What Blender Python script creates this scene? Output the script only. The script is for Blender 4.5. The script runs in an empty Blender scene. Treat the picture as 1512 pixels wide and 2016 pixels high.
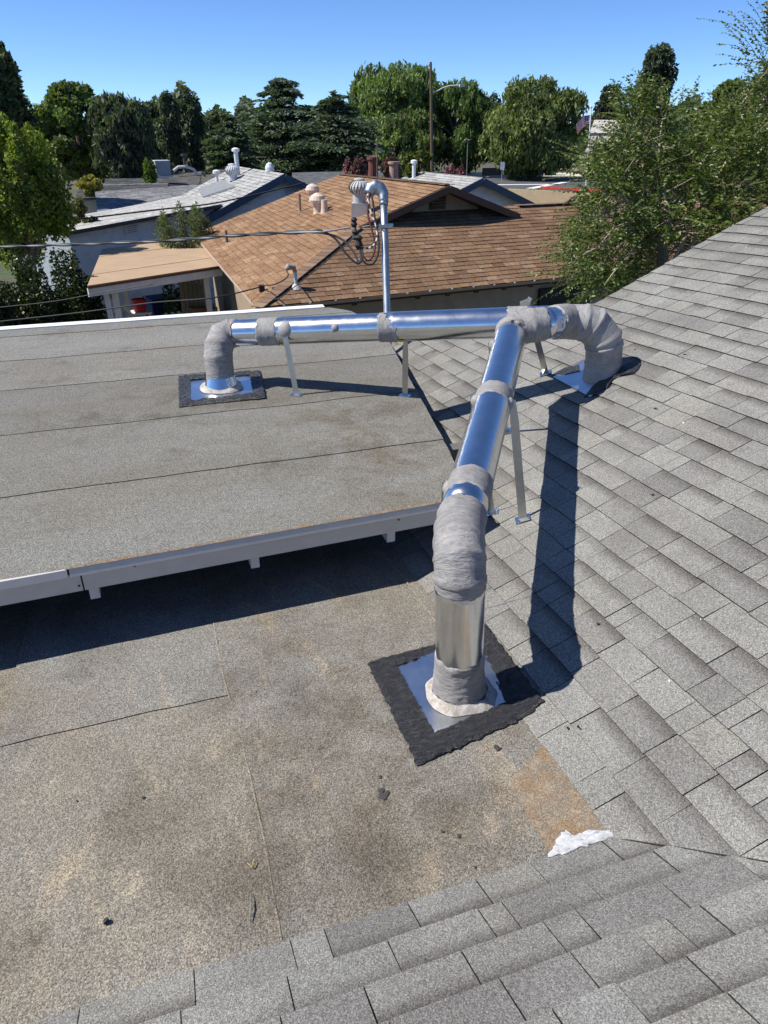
import bpy, bmesh, math, random
import numpy as np
from mathutils import Vector, Matrix, noise

# ------------------------------------------------------------------ camera, sky, sun, exposure
scene = bpy.context.scene
col = scene.collection
F_PX = 1398.0
PITCH = math.atan((1008 - 262) / F_PX)
YAW = math.radians(18.5)
CAM = Vector((-1.2287, -1.2727, 2.1))      # origin = inner corner of the low roof, X up the grey slope, Y away
cam_d = bpy.data.cameras.new('camera'); cam = bpy.data.objects.new('camera', cam_d); col.objects.link(cam)
cam.location = CAM; cam.rotation_euler = (math.pi / 2 - PITCH, 0, -YAW)
cam_d.sensor_fit = 'VERTICAL'; cam_d.sensor_height = 36.0; cam_d.lens = 36.0 * F_PX / 2016
cam_d.clip_start = 0.05; cam_d.clip_end = 20000
scene.camera = cam
scene.render.resolution_x = 768; scene.render.resolution_y = 1024
LIGHT = Vector((0.78, -0.20, -1.0)).normalized()      # direction the sunlight travels
world = bpy.data.worlds.new('World'); scene.world = world; world.use_nodes = True
wn = world.node_tree; bg = wn.nodes['Background']
sky = wn.nodes.new('ShaderNodeTexSky'); sky.sky_type = 'NISHITA'; sky.sun_disc = False
sky.sun_elevation = math.asin(-LIGHT.z); sky.sun_rotation = math.atan2(-LIGHT.x, -LIGHT.y)
sky.altitude = 1500; sky.air_density = 0.68; sky.dust_density = 0.0; sky.ozone_density = 10.0
wn.links.new(sky.outputs[0], bg.inputs[0]); bg.inputs[1].default_value = 0.135
sun_d = bpy.data.lights.new('sun', 'SUN'); sun_d.energy = 5.0; sun_d.angle = math.radians(0.53); sun_d.color = (1.0, 0.955, 0.88)
sun = bpy.data.objects.new('sun', sun_d); col.objects.link(sun); sun.location = (-8, 2, 12)
sun.rotation_euler = LIGHT.to_track_quat('-Z', 'Y').to_euler()
vs = scene.view_settings; vs.view_transform = 'Standard'; vs.look = 'None'; vs.exposure = 0.36; vs.gamma = 1.0; vs.use_curve_mapping = False

# ------------------------------------------------------------------ where things stand
GROUND = -2.75
_r = Vector((math.cos(YAW), -math.sin(YAW), 0)); _f = Vector((math.sin(YAW), math.cos(YAW), 0)); _up = Vector((0, 0, 1))
def ray(x, y):
    u = (x - 756) / F_PX; v = (1008 - y) / F_PX
    c, s = math.cos(PITCH), math.sin(PITCH)
    return _r * u + _f * (c + v * s) + _up * (-s + v * c)
def px(x, y, d): return CAM + ray(x, y) * d
def pz(x, y, z):
    r = ray(x, y); return CAM + r * ((z - CAM.z) / r.z)
def pdist(x, y, D):                      # horizontal distance D from the viewpoint
    r = ray(x, y); return CAM + r * (D / math.hypot(r.x, r.y))
def pplane(x, y, p0, n):
    r = ray(x, y); return CAM + r * ((p0 - CAM).dot(n) / r.dot(n))
def pgrad(x, y, gx, gy, z0=0.0):         # plane z = z0 + gx X + gy Y
    return pplane(x, y, Vector((0, 0, z0)), Vector((-gx, -gy, 1)))
def screen(P):
    q = P - CAM; c, s = math.cos(PITCH), math.sin(PITCH)
    fw = q.dot(_f); d = fw * c - q.z * s
    if d < 0.05: return (-9e4, -9e4, d)
    return (756 + F_PX * q.dot(_r) / d, 1008 - F_PX * (fw * s + q.z * c) / d, d)
GR = math.tan(math.radians(24)); GY = -0.056; GN = -math.tan(math.radians(26))
UZ, UG = 0.273, 0.0222
def zR(x, y): return GR * x + GY * y
def zL(x, y): return GY * y
def zN(x, y): return GN * y
def zU(x, y): return UZ + UG * y

# ------------------------------------------------------------------ object helpers
def tag(o, label=None, cat=None, group=None, kind=None):
    if label: o['label'] = label
    if cat: o['category'] = cat
    if group: o['group'] = group
    if kind: o['kind'] = kind
    return o
def empty(name, loc, label=None, cat=None, group=None):
    o = bpy.data.objects.new(name, None); col.objects.link(o); o.location = loc; o.empty_display_size = .2
    return tag(o, label, cat, group)
def link(name, me, parent=None):
    o = bpy.data.objects.new(name, me); col.objects.link(o)
    if parent is not None:
        o.parent = parent
        if parent.parent is None: o.matrix_parent_inverse = Matrix.Translation(-parent.location)
    return o
def mesh(name, verts, faces, mat=None, parent=None, smooth=False, cols=None, uvs=None):
    me = bpy.data.meshes.new(name)
    me.from_pydata([tuple(v) for v in verts], [], faces)
    if mat:
        for m in (mat if isinstance(mat, (list, tuple)) else [mat]): me.materials.append(m)
    if cols is not None:
        a = me.color_attributes.new('col', 'FLOAT_COLOR', 'POINT')
        arr = np.ones((len(verts), 4), dtype=np.float32); arr[:, :3] = np.asarray(cols, dtype=np.float32).reshape(-1, 3)
        a.data.foreach_set('color', arr.ravel())
    if uvs is not None:
        u = me.attributes.new('puv', 'FLOAT_VECTOR', 'POINT')
        arr = np.zeros((len(verts), 3), dtype=np.float32); arr[:, :len(uvs[0])] = np.asarray(uvs)
        u.data.foreach_set('vector', arr.ravel())
    if smooth: me.polygons.foreach_set('use_smooth', [True] * len(me.polygons))
    me.update()
    return link(name, me, parent)
class MB:
    """collects pieces of one part"""
    def __init__(s): s.v = []; s.f = []; s.c = []
    def add(s, vs, fs, c=(1, 1, 1)):
        k = len(s.v); s.v += [tuple(v) for v in vs]; s.f += [tuple(i + k for i in f) for f in fs]
        s.c += [c] * len(vs) if not isinstance(c, list) else c
    def hexa(s, b, t, c=(1, 1, 1)):           # two quads (same winding) joined to a solid
        n = len(b)
        fs = [tuple(range(n - 1, -1, -1)), tuple(range(n, 2 * n))] + [(i, (i + 1) % n, n + (i + 1) % n, n + i) for i in range(n)]
        s.add(list(b) + list(t), fs, c)
    def box(s, c0, sx, sy, sz, rot=None, c=(1, 1, 1)):
        R = rot or Matrix.Identity(3); c0 = Vector(c0)
        q = [(-1, -1), (1, -1), (1, 1), (-1, 1)]
        s.hexa([c0 + R @ Vector((a * sx / 2, b * sy / 2, -sz / 2)) for a, b in q], [c0 + R @ Vector((a * sx / 2, b * sy / 2, sz / 2)) for a, b in q], c)
    def beam(s, p, q, w, h, up=Vector((0, 0, 1)), c=(1, 1, 1)):
        p = Vector(p); q = Vector(q); d = (q - p).normalized(); sd = d.cross(up)
        if sd.length < 1e-4: sd = d.cross(Vector((0, 1, 0)))
        sd.normalize(); u = sd.cross(d).normalized()
        k = [(-1, -1), (1, -1), (1, 1), (-1, 1)]
        s.hexa([p + sd * a * w / 2 + u * b * h / 2 for a, b in k], [q + sd * a * w / 2 + u * b * h / 2 for a, b in k], c)
    def tube(s, pts, r, seg=8, cap=True, c=(1, 1, 1)):
        pts = [Vector(p) for p in pts]; n = len(pts); rs = r if isinstance(r, (list, tuple)) else [r] * n
        d0 = (pts[1] - pts[0]).normalized(); a = d0.orthogonal().normalized(); vs = []
        for i in range(n):
            d = (pts[min(i + 1, n - 1)] - pts[max(i - 1, 0)]).normalized()
            a = (a - d * a.dot(d)).normalized(); b = d.cross(a)
            for k in range(seg):
                t = 2 * math.pi * k / seg; vs.append(pts[i] + (a * math.cos(t) + b * math.sin(t)) * rs[i])
        fs = [(i * seg + k, i * seg + (k + 1) % seg, (i + 1) * seg + (k + 1) % seg, (i + 1) * seg + k) for i in range(n - 1) for k in range(seg)]
        if cap: fs += [tuple(range(seg - 1, -1, -1)), tuple((n - 1) * seg + k for k in range(seg))]
        s.add(vs, fs, c)
    def prism(s, poly, n, th, c=(1, 1, 1)):   # flat polygon thickened along n (down)
        n = Vector(n).normalized(); poly = [Vector(p) for p in poly]
        s.hexa([p - n * th for p in poly], poly, c)
    def build(s, name, mat, parent=None, smooth=False):
        return mesh(name, s.v, s.f, mat, parent, smooth, s.c)
def rotz(a): return Matrix.Rotation(a, 3, 'Z')
def shade_auto(o, ang=35):
    me = o.data
    me.polygons.foreach_set('use_smooth', [True] * len(me.polygons))
    bm = bmesh.new(); bm.from_mesh(me)
    for e in bm.edges:
        if len(e.link_faces) == 2 and e.calc_face_angle(0) > math.radians(ang): e.smooth = False
    bm.to_mesh(me); bm.free(); return o

# ------------------------------------------------------------------ materials
def newmat(name):
    m = bpy.data.materials.new(name); m.use_nodes = True
    return m, m.node_tree, m.node_tree.nodes['Principled BSDF']
def N(t, typ, **kw):
    n = t.nodes.new(typ)
    for k, v in kw.items():
        if hasattr(n, k): setattr(n, k, v)
    return n
def inp(n, **kw):
    for k, v in kw.items(): n.inputs[k.replace('_', ' ')].default_value = v
def mixc(t, fac, a, b, mode='MIX'):
    n = t.nodes.new('ShaderNodeMix'); n.data_type = 'RGBA'; n.blend_type = mode; n.clamp_factor = True
    for sock, val in ((n.inputs[0], fac), (n.inputs[6], a), (n.inputs[7], b)):
        if hasattr(val, 'is_output'): t.links.new(val, sock)
        elif isinstance(val, (int, float)): sock.default_value = val
        else: sock.default_value = (*val, 1) if len(val) == 3 else val
    return n.outputs[2]
def math_(t, op, a, b=None, c=None, clamp=False):
    n = t.nodes.new('ShaderNodeMath'); n.operation = op; n.use_clamp = clamp
    for i, val in enumerate((a, b, c)):
        if val is None: continue
        if hasattr(val, 'is_output'): t.links.new(val, n.inputs[i])
        else: n.inputs[i].default_value = val
    return n.outputs[0]
def ramp(t, fac, stops):
    n = t.nodes.new('ShaderNodeValToRGB'); e = n.color_ramp.elements
    while len(e) < len(stops): e.new(0.5)
    for k, (p, c) in enumerate(stops):
        e[k].position = p; e[k].color = (c, c, c, 1) if isinstance(c, (int, float)) else (*c, 1)
    t.links.new(fac, n.inputs[0]); return n.outputs[0]
def coords(t, scale=(1, 1, 1), kind='Object', rot=(0, 0, 0), loc=(0, 0, 0)):
    tc = t.nodes.new('ShaderNodeTexCoord'); mp = t.nodes.new('ShaderNodeMapping')
    mp.inputs['Scale'].default_value = scale; mp.inputs['Rotation'].default_value = rot; mp.inputs['Location'].default_value = loc
    t.links.new(tc.outputs[kind], mp.inputs[0]); return mp.outputs[0]
def tnoise(t, vec, scale, detail=3, rough=.55, dist=0.0):
    n = t.nodes.new('ShaderNodeTexNoise'); n.inputs['Scale'].default_value = scale; n.inputs['Detail'].default_value = detail
    n.inputs['Roughness'].default_value = rough; n.inputs['Distortion'].default_value = dist
    t.links.new(vec, n.inputs['Vector']); return n.outputs[0]
def tvor(t, vec, scale, out='Color'):
    n = t.nodes.new('ShaderNodeTexVoronoi'); n.inputs['Scale'].default_value = scale
    t.links.new(vec, n.inputs['Vector']); return n.outputs[out]
def attr(t, name, out='Color'):
    n = t.nodes.new('ShaderNodeAttribute'); n.attribute_name = name; return n.outputs[out]
def bump(t, b, h, strength, dist):
    n = t.nodes.new('ShaderNodeBump'); n.inputs['Strength'].default_value = strength; n.inputs['Distance'].default_value = dist
    t.links.new(h, n.inputs['Height']); t.links.new(n.outputs[0], b.inputs['Normal'])
def granules(t, vec, s1=230, s2=75, lo=.45, hi=1.7):
    if s1 > 150: s1, s2 = 285, 200
    g1 = ramp(t, tvor(t, vec, s1), [(0.0, lo), (.5, 1.0), (1.0, hi)])
    g2 = ramp(t, tnoise(t, vec, s2, 3, .7), [(.3, .72), (.7, 1.30)])
    return mixc(t, 1.0, g1, g2, 'MULTIPLY')
def mat_shingle(name, band=(.50, .47, .47), warm=(1, 1, 1), s1=230, s2=80, lo=.45, hi=1.7):
    m, t, b = newmat(name); v = coords(t)
    c = attr(t, 'col'); g = granules(t, v, s1, s2, lo, hi)
    c = mixc(t, 1.0, c, g, 'MULTIPLY')
    big = ramp(t, tnoise(t, v, 1.7, 6, .66), [(.3, (.78, .765, .74)), (.7, (1.14, 1.14, 1.12))])
    c = mixc(t, 1.0, c, big, 'MULTIPLY')
    sep = t.nodes.new('ShaderNodeSeparateXYZ'); t.links.new(attr(t, 'puv', 'Vector'), sep.inputs[0])
    wob = math_(t, 'ADD', sep.outputs[1], math_(t, 'MULTIPLY', math_(t, 'SUBTRACT', tnoise(t, v, 45, 2), .5), .12))
    f = ramp(t, wob, [(.55, 0), (.93, 1)])
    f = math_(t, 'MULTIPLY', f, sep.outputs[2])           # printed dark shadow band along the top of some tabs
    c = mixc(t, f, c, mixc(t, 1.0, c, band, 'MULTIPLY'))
    if warm != (1, 1, 1): c = mixc(t, 1.0, c, warm, 'MULTIPLY')
    t.links.new(c, b.inputs['Base Color']); inp(b, Roughness=.93); b.inputs['Specular IOR Level'].default_value = .25
    bump(t, b, math_(t, 'ADD', tvor(t, v, s1, 'Distance'), tnoise(t, v, s2 * 2.5, 2)), .55, .003)
    return m
def mat_plain(name, color, rough=.6, metallic=0.0, var=.12, vscale=6.0, bmp=0.0, bscale=60.0, spec=.4):
    m, t, b = newmat(name); v = coords(t)
    n = tnoise(t, v, vscale, 5, .6)
    k = ramp(t, n, [(.25, 1 - var), (.75, 1 + var)])
    c = mixc(t, 1.0, mixc(t, 1.0, attr_or(t, color), k, 'MULTIPLY'), (1, 1, 1), 'MULTIPLY')
    t.links.new(c, b.inputs['Base Color']); inp(b, Roughness=rough, Metallic=metallic); b.inputs['Specular IOR Level'].default_value = spec
    if bmp: bump(t, b, tnoise(t, v, bscale, 4), bmp, .004)
    return m
def attr_or(t, color):
    n = t.nodes.new('ShaderNodeRGB'); n.outputs[0].default_value = (*color, 1); return n.outputs[0]
def mat_attr(name, rough=.7, var=.15, vscale=5.0, bmp=0, bscale=60, metallic=0):
    m, t, b = newmat(name); v = coords(t)
    k = ramp(t, tnoise(t, v, vscale, 5, .6), [(.25, 1 - var), (.75, 1 + var)])
    t.links.new(mixc(t, 1.0, attr(t, 'col'), k, 'MULTIPLY'), b.inputs['Base Color']); inp(b, Roughness=rough, Metallic=metallic)
    if bmp: bump(t, b, tnoise(t, v, bscale, 4), bmp, .004)
    return m
def mat_leaf(name, trans=.36, rough=.38):
    m, t, b = newmat(name); c = attr(t, 'col')
    t.links.new(c, b.inputs['Base Color']); inp(b, Roughness=rough); b.inputs['Specular IOR Level'].default_value = .45
    tr = t.nodes.new('ShaderNodeBsdfTranslucent'); t.links.new(mixc(t, 1.0, c, (1.25, 1.35, .55), 'MULTIPLY'), tr.inputs[0])
    mx = t.nodes.new('ShaderNodeMixShader'); mx.inputs[0].default_value = trans
    out = t.nodes['Material Output']; t.links.new(b.outputs[0], mx.inputs[1]); t.links.new(tr.outputs[0], mx.inputs[2]); t.links.new(mx.outputs[0], out.inputs[0])
    return m
def mat_metal(name, color=(.62, .65, .66), rough=.24, spangle=.10):
    m, t, b = newmat(name); v = coords(t)
    sp = ramp(t, tvor(t, v, 42), [(0, 1 - spangle), (1, 1 + spangle)])
    dirt = ramp(t, tnoise(t, v, 7, 6, .65), [(.35, .93), (.62, 1.03)])
    c = mixc(t, 1.0, mixc(t, 1.0, attr_or(t, color), sp, 'MULTIPLY'), dirt, 'MULTIPLY')
    t.links.new(c, b.inputs['Base Color']); inp(b, Metallic=1.0)
    r = ramp(t, tnoise(t, v, 11, 5, .6), [(.3, rough * .88), (.7, rough * 1.2)])
    t.links.new(r, b.inputs['Roughness'])
    bump(t, b, tnoise(t, v, 2.2, 2), .02, .02)
    return m
def mat_mastic(name, color=(.34, .325, .312), streak=1.0, bmp=1.0, dirty=None):
    m, t, b = newmat(name); v = coords(t)
    mp = t.nodes.new('ShaderNodeMapping'); mp.inputs['Scale'].default_value = (1.1, 1.1, 62); t.links.new(attr(t, 'puv', 'Vector'), mp.inputs[0])
    st = tnoise(t, mp.outputs[0], 1.6, 6, .72, .35)                      # strokes running round the pipe
    mp2 = t.nodes.new('ShaderNodeMapping'); mp2.inputs['Scale'].default_value = (2.5, 2.5, 150); t.links.new(attr(t, 'puv', 'Vector'), mp2.inputs[0])
    st2 = tnoise(t, mp2.outputs[0], 1.5, 4, .7, .2)
    k = ramp(t, tnoise(t, v, 11, 6, .68), [(.28, .74), (.72, 1.2)])
    fine = ramp(t, st, [(.30, .66), (.5, 1.0), (.72, 1.22)])
    c = mixc(t, 1.0, mixc(t, 1.0, attr_or(t, color), k, 'MULTIPLY'), fine, 'MULTIPLY')
    c = mixc(t, ramp(t, tnoise(t, coords(t, loc=(4, 1, 2)), 5, 5, .7), [(.56, 0), (.7, .5)]), c, mixc(t, 1.0, c, (.62, .58, .54), 'MULTIPLY'))
    if dirty: c = mixc(t, ramp(t, tnoise(t, coords(t, loc=(1, 7, 3)), 22, 6, .75, .4), [(.45, 0), (.62, .85)]), c, dirty)
    t.links.new(c, b.inputs['Base Color']); inp(b, Roughness=.6); b.inputs['Specular IOR Level'].default_value = .35
    h = math_(t, 'ADD', math_(t, 'ADD', math_(t, 'MULTIPLY', st, 1.0), math_(t, 'MULTIPLY', st2, .5)), math_(t, 'MULTIPLY', tnoise(t, v, 130, 3, .6), .22))
    bump(t, b, h, bmp, .011)
    return m
M = {}
M['shingle'] = mat_shingle('grey_shingle')
M['shingle_brown'] = mat_shingle('brown_shingle', band=(.72, .66, .62), s1=60, s2=22, lo=.75, hi=1.3)
M['shingle_far'] = mat_shingle('far_shingle', band=(1, 1, 1), s1=22, s2=9, lo=.8, hi=1.2)
M['metal'] = mat_metal('galvanised_steel', (.73, .745, .76), .21, .02)
M['plate'] = mat_metal('sheet_steel', (.76, .78, .80), .30, .05)
M['strap'] = mat_metal('strap_steel', (.50, .50, .47), .34, .05)
M['mast'] = mat_metal('mast_steel', (.42, .45, .47), .42, .05)
M['mastic'] = mat_mastic('duct_mastic')
M['caulk'] = mat_mastic('pale_caulk', (.50, .475, .44), dirty=(.26, .21, .16))
M['mastic_smooth'] = mat_mastic('brushed_mastic', (.33, .32, .31), bmp=.38)
M['white'] = mat_plain('white_paint', (.80, .80, .78), .55, var=.06, vscale=9)
M['fascia'] = mat_plain('bluish_white_paint', (.54, .515, .47), .5, var=.08, vscale=12)
M['attr'] = mat_attr('painted')
M['leaf'] = mat_leaf('leaf')
M['leaf_far'] = mat_leaf('far_leaf', .34, .6)
M['bark'] = mat_attr('bark', .9, .3, 9, .8, 30)
M['wood'] = mat_plain('raw_wood', (.30, .24, .18), .85, var=.3, vscale=14, bmp=.4)
M['black'] = mat_plain('black_rubber', (.012, .012, .013), .5)
M['asphalt_edge'] = mat_plain('asphalt_edge', (.018, .017, .016), .95)

def mat_tar():
    m, t, b = newmat('roofing_tar'); v = coords(t)
    n1 = tnoise(t, coords(t, (1.0, 2.6, 1)), 28, 6, .7, .6)
    c = ramp(t, n1, [(.3, (.016, .016, .018)), (.55, (.036, .036, .040)), (.78, (.12, .118, .124))])
    t.links.new(c, b.inputs['Base Color']); inp(b, Roughness=.34); b.inputs['Specular IOR Level'].default_value = .6
    bump(t, b, math_(t, 'ADD', n1, math_(t, 'MULTIPLY', tnoise(t, v, 150, 4), .35)), 1.0, .022)
    return m
M['tar'] = mat_tar()
def near_spot(t, c, r0, r1, sc=(1, 1, 0)):
    v = coords(t, sc); n = t.nodes.new('ShaderNodeVectorMath'); n.operation = 'DISTANCE'; t.links.new(v, n.inputs[0]); n.inputs[1].default_value = (c[0] * sc[0], c[1] * sc[1], 0)
    return ramp(t, math_(t, 'DIVIDE', n.outputs['Value'], r1), [(r0 / r1, 1), (1.0, 0)])
def mat_membrane(name, stain):
    m, t, b = newmat(name); v = coords(t)
    c = attr(t, 'col')
    if stain:
        n1 = tnoise(t, v, 1.15, 6, .62, .5); n2 = tnoise(t, coords(t, (1.5, .55, 1), rot=(0, 0, .5), loc=(3, 1, 0)), 2.6, 6, .66, .8)
        n3 = tnoise(t, coords(t, loc=(7, 2, 0)), 4.5, 7, .72)
        n4 = tnoise(t, coords(t, loc=(1, 9, 0)), 1.7, 5, .6)
        c = mixc(t, ramp(t, n1, [(.36, 0), (.66, .85)]), c, mixc(t, 1, c, (.86, .77, .66), 'MULTIPLY'))
        c = mixc(t, ramp(t, n2, [(.57, 0), (.73, .75)]), c, (.34, .275, .19))
        c = mixc(t, ramp(t, n4, [(.50, 0), (.68, .8)]), c, mixc(t, 1, c, (.60, .575, .55), 'MULTIPLY'))
        dk = math_(t, 'MULTIPLY', near_spot(t, (-.62, .85), .25, 1.0, (1, .8, 0)), ramp(t, tnoise(t, coords(t, loc=(2, 2, 0)), 3.2, 7, .72, .6), [(.40, 0), (.60, .85)]))
        c = mixc(t, dk, c, mixc(t, 1, c, (.58, .53, .47), 'MULTIPLY'))
        pl_ = math_(t, 'MULTIPLY', near_spot(t, (-1.5, .55), .3, 1.0), ramp(t, tnoise(t, coords(t, (1.6, .8, 1), loc=(6, 3, 0)), 4.2, 7, .74, .6), [(.54, 0), (.72, .7)]))
        c = mixc(t, pl_, c, (.36, .305, .22))
        c = mixc(t, ramp(t, n3, [(.60, 0), (.74, .6)]), c, mixc(t, 1, c, (.50, .44, .40), 'MULTIPLY'))
        c = mixc(t, ramp(t, tnoise(t, coords(t, loc=(5, 5, 0)), 3.3, 6, .7), [(.64, 0), (.76, .35)]), c, (.20, .135, .085))
    else:
        c = mixc(t, ramp(t, tnoise(t, coords(t, (.5, 1.6, 1)), 1.6, 6, .62, .4), [(.42, 0), (.7, .7)]), c, mixc(t, 1, c, (.80, .74, .66), 'MULTIPLY'))
        c = mixc(t, ramp(t, tnoise(t, coords(t, (.7, 1, 1), loc=(4, 2, 0)), 2.9, 6, .68), [(.57, 0), (.72, .65)]), c, mixc(t, 1, c, (.55, .51, .47), 'MULTIPLY'))
        c = mixc(t, ramp(t, tnoise(t, coords(t, loc=(2, 8, 0)), 1.3, 5, .6), [(.55, 0), (.75, .5)]), c, mixc(t, 1, c, (1.18, 1.14, 1.05), 'MULTIPLY'))
    if not stain:
        dk = math_(t, 'MULTIPLY', near_spot(t, (.15, 2.9), .2, 1.0, (1, .75, 0)), ramp(t, tnoise(t, coords(t, loc=(2, 6, 0)), 3.6, 7, .72, .6), [(.42, 0), (.60, .85)]))
        c = mixc(t, dk, c, mixc(t, 1, c, (.62, .55, .46), 'MULTIPLY'))
        dk = math_(t, 'MULTIPLY', near_spot(t, (-1.3, 3.9), .2, .9, (.8, 1.2, 0)), ramp(t, tnoise(t, coords(t, loc=(8, 1, 0)), 4.6, 7, .72, .6), [(.46, 0), (.64, .75)]))
        c = mixc(t, dk, c, mixc(t, 1, c, (.62, .57, .50), 'MULTIPLY'))
    c = mixc(t, 1.0, c, granules(t, v, 210, 85, .30, 1.95), 'MULTIPLY')
    t.links.new(c, b.inputs['Base Color']); inp(b, Roughness=.95); b.inputs['Specular IOR Level'].default_value = .2
    big = tnoise(t, v, 5, 4, .6)
    h = math_(t, 'ADD', math_(t, 'MULTIPLY', tvor(t, v, 210, 'Distance'), .6), math_(t, 'MULTIPLY', tnoise(t, v, 130, 3), .6))
    bn = t.nodes.new('ShaderNodeBump'); bn.inputs['Strength'].default_value = .25; bn.inputs['Distance'].default_value = .03; t.links.new(big, bn.inputs['Height'])
    b2 = t.nodes.new('ShaderNodeBump'); b2.inputs['Strength'].default_value = .55; b2.inputs['Distance'].default_value = .003
    t.links.new(h, b2.inputs['Height']); t.links.new(bn.outputs[0], b2.inputs['Normal']); t.links.new(b2.outputs[0], b.inputs['Normal'])
    return m
M['low_membrane'] = mat_membrane('stained_roll_roofing', True)
M['up_membrane'] = mat_membrane('grey_roll_roofing', False)
# ------------------------------------------------------------------ roof shingles
def clip(poly, a, b, c):                       # keep a*u + b*v <= c
    out = []
    for i in range(len(poly)):
        p, q = poly[i], poly[(i + 1) % len(poly)]
        dp = a * p[0] + b * p[1] - c; dq = a * q[0] + b * q[1] - c
        if dp <= 0: out.append(p)
        if (dp < 0 < dq) or (dq < 0 < dp):
            k = dp / (dp - dq); out.append((p[0] + (q[0] - p[0]) * k, p[1] + (q[1] - p[1]) * k))
    return out
def make_tab(poly, P0, a, s, n, v0, run, t, tone, u0, u1, band, base=0.0, lift=0.0):
    """a shingle tab: thick butt at v0, thin at v0+run; coordinates u along the course, v up the slope"""
    if len(poly) < 3: return None
    ar = sum(poly[i][0] * poly[(i + 1) % len(poly)][1] - poly[(i + 1) % len(poly)][0] * poly[i][1] for i in range(len(poly))) / 2
    if abs(ar) < 4e-4: return None
    if ar < 0: poly = poly[::-1]
    if a.cross(s).dot(n) < 0: poly = poly[::-1]
    top, bot, uv = [], [], []
    for (u, v) in poly:
        h = base + t * (1 - (v - v0) / run) + lift * (1 - (v - v0) / run) * (0.3 + 0.7 * (u - u0) / max(u1 - u0, .01))
        p = P0 + a * u + s * v
        top.append(p + n * h); bot.append(p - n * .003); uv.append(((u - u0) / max(u1 - u0, .01), (v - v0) / (run * .86), band))
    k = len(poly); edge = tuple(x * .16 for x in tone)
    vs = top + top + bot
    fs = [tuple(range(k))] + [(k + i, 2 * k + i, 2 * k + (i + 1) % k, k + (i + 1) % k) for i in range(k)]
    cs = [tone] * k + [edge] * (2 * k)
    us = uv + [(0, 0, 0)] * (2 * k)
    return vs, fs, cs, us
def poly_area_screen(vs, k):
    pts = [screen(Vector(v)) for v in vs[:k]]
    if any(p[2] < .05 for p in pts): return 0
    x = [min(max(p[0], -60), 1572) for p in pts]; y = [min(max(p[1], -60), 2076) for p in pts]
    return abs(sum(x[i] * y[(i + 1) % k] - x[(i + 1) % k] * y[i] for i in range(k))) / 2
def emit_tabs(tabs, mat, limit, parents, stuff_name='shingles', thing_label=None):
    """tabs: list of (parent index, data); the largest in view become parts, the rest one joined part for each slope"""
    order = sorted(range(len(tabs)), key=lambda i: -poly_area_screen(tabs[i][1][0], len(tabs[i][1][1][0])))
    big = set(order[:limit])
    rest = {}
    for i, (pi, d) in enumerate(tabs):
        if i in big: mesh('shingle', d[0], d[1], mat, parents[pi], False, d[2], d[3])
        else: rest.setdefault(pi, []).append(d)
    for pi, ds in rest.items():
        V, Fc, C, U = [], [], [], []
        for d in ds:
            k = len(V); V += d[0]; Fc += [tuple(x + k for x in f) for f in d[1]]; C += d[2]; U += d[3]
        o = mesh(stuff_name, V, Fc, mat, parents[pi], False, C, U); o['kind'] = 'stuff'
def lay_courses(P0, a, s, n, u_rng, v_rng, e, wr, clips, tones, bandp, rng, t=.007, ov=.028, gap=.0035, run0=0, jitter=.004, narrow=.18):
    out = []; v = v_rng[0]; k = 0
    while v < v_rng[1]:
        u = u_rng[0] - rng.random() * .3
        while u < u_rng[1]:
            w = rng.uniform(*wr) * (1 if rng.random() > narrow else .42)
            jv = rng.gauss(0, jitter * .5); run = e + ov
            tooth = rng.random() < .5
            v00 = v + jv
            poly = [(u + gap / 2, v00), (u + w - gap / 2, v00 + rng.gauss(0, .0012)), (u + w - gap / 2 + rng.gauss(0, .0008), v00 + run), (u + gap / 2 + rng.gauss(0, .0008), v00 + run)]
            um, vm = u + w / 2, v + e / 2
            for cl in (clips(um, vm) if callable(clips) else clips):
                poly = clip(poly, *cl)
                if len(poly) < 3: break
            if len(poly) >= 3:
                tn = rng.choice(tones); j = rng.uniform(.965, 1.035)
                tone = tuple(x * j for x in tn)
                d = make_tab(poly, P0, a, s, n, v00, run, t * (1.35 if tooth else .95), tone, u, u + w, rng.choice(bandp), lift=max(0, rng.gauss(0, .0018)))
                if d: out.append(d)
            u += w
        v += e; k += 1
    return out

# ------------------------------------------------------------------ the house we stand on
house = empty('house', (0, 0, GROUND), 'grey roofed house in the foreground with shingle slopes and rolled flat roofs', 'house')
rng = random.Random(11)
GREYS = [tuple(x * 1.0 for x in t_) for t_ in [(.226, .222, .207), (.215, .211, .197), (.206, .202, .190), (.190, .185, .175), (.226, .219, .200), (.180, .175, .166), (.220, .218, .205), (.212, .207, .194)]]
E_ = .1432
# slope on the right: rises with X
aR = Vector((0, 1, GY)); sR = Vector((1, 0, GR)).normalized(); nR = aR.cross(sR).normalized(); nR = nR if nR.z > 0 else -nR
cosR = sR.x
deckR = MB()
def Rp(x, y, dz=0): return Vector((x, y, zR(x, y) + dz))
for poly in ([(-.02, 0), (5.6, -5.77), (5.6, 3.90), (2.38, 3.90), (1.32, 6.3), (-.02, 6.3)],):
    deckR.hexa([Rp(x, y, -.06) for x, y in poly], [Rp(x, y, -.004) for x, y in poly], (.022, .021, .02))
slopeR = deckR.build('shingle_slope', M['attr'], house); slopeR['label'] = 'grey shingle slope rising to the right'
def clipsR(u, v):
    X = v * cosR
    c = [(-1, -1.03 * cosR, -.004), (0, -1, 0.0)]
    if X > 2.36: c.append((1, 0, 3.925 + .012 * math.sin(v * 40)))
    else: c += [(1, 0, 6.33), (1.06, 2.41 * cosR, 1.06 * 3.925 + 2.41 * 2.38)]
    return c
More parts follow.
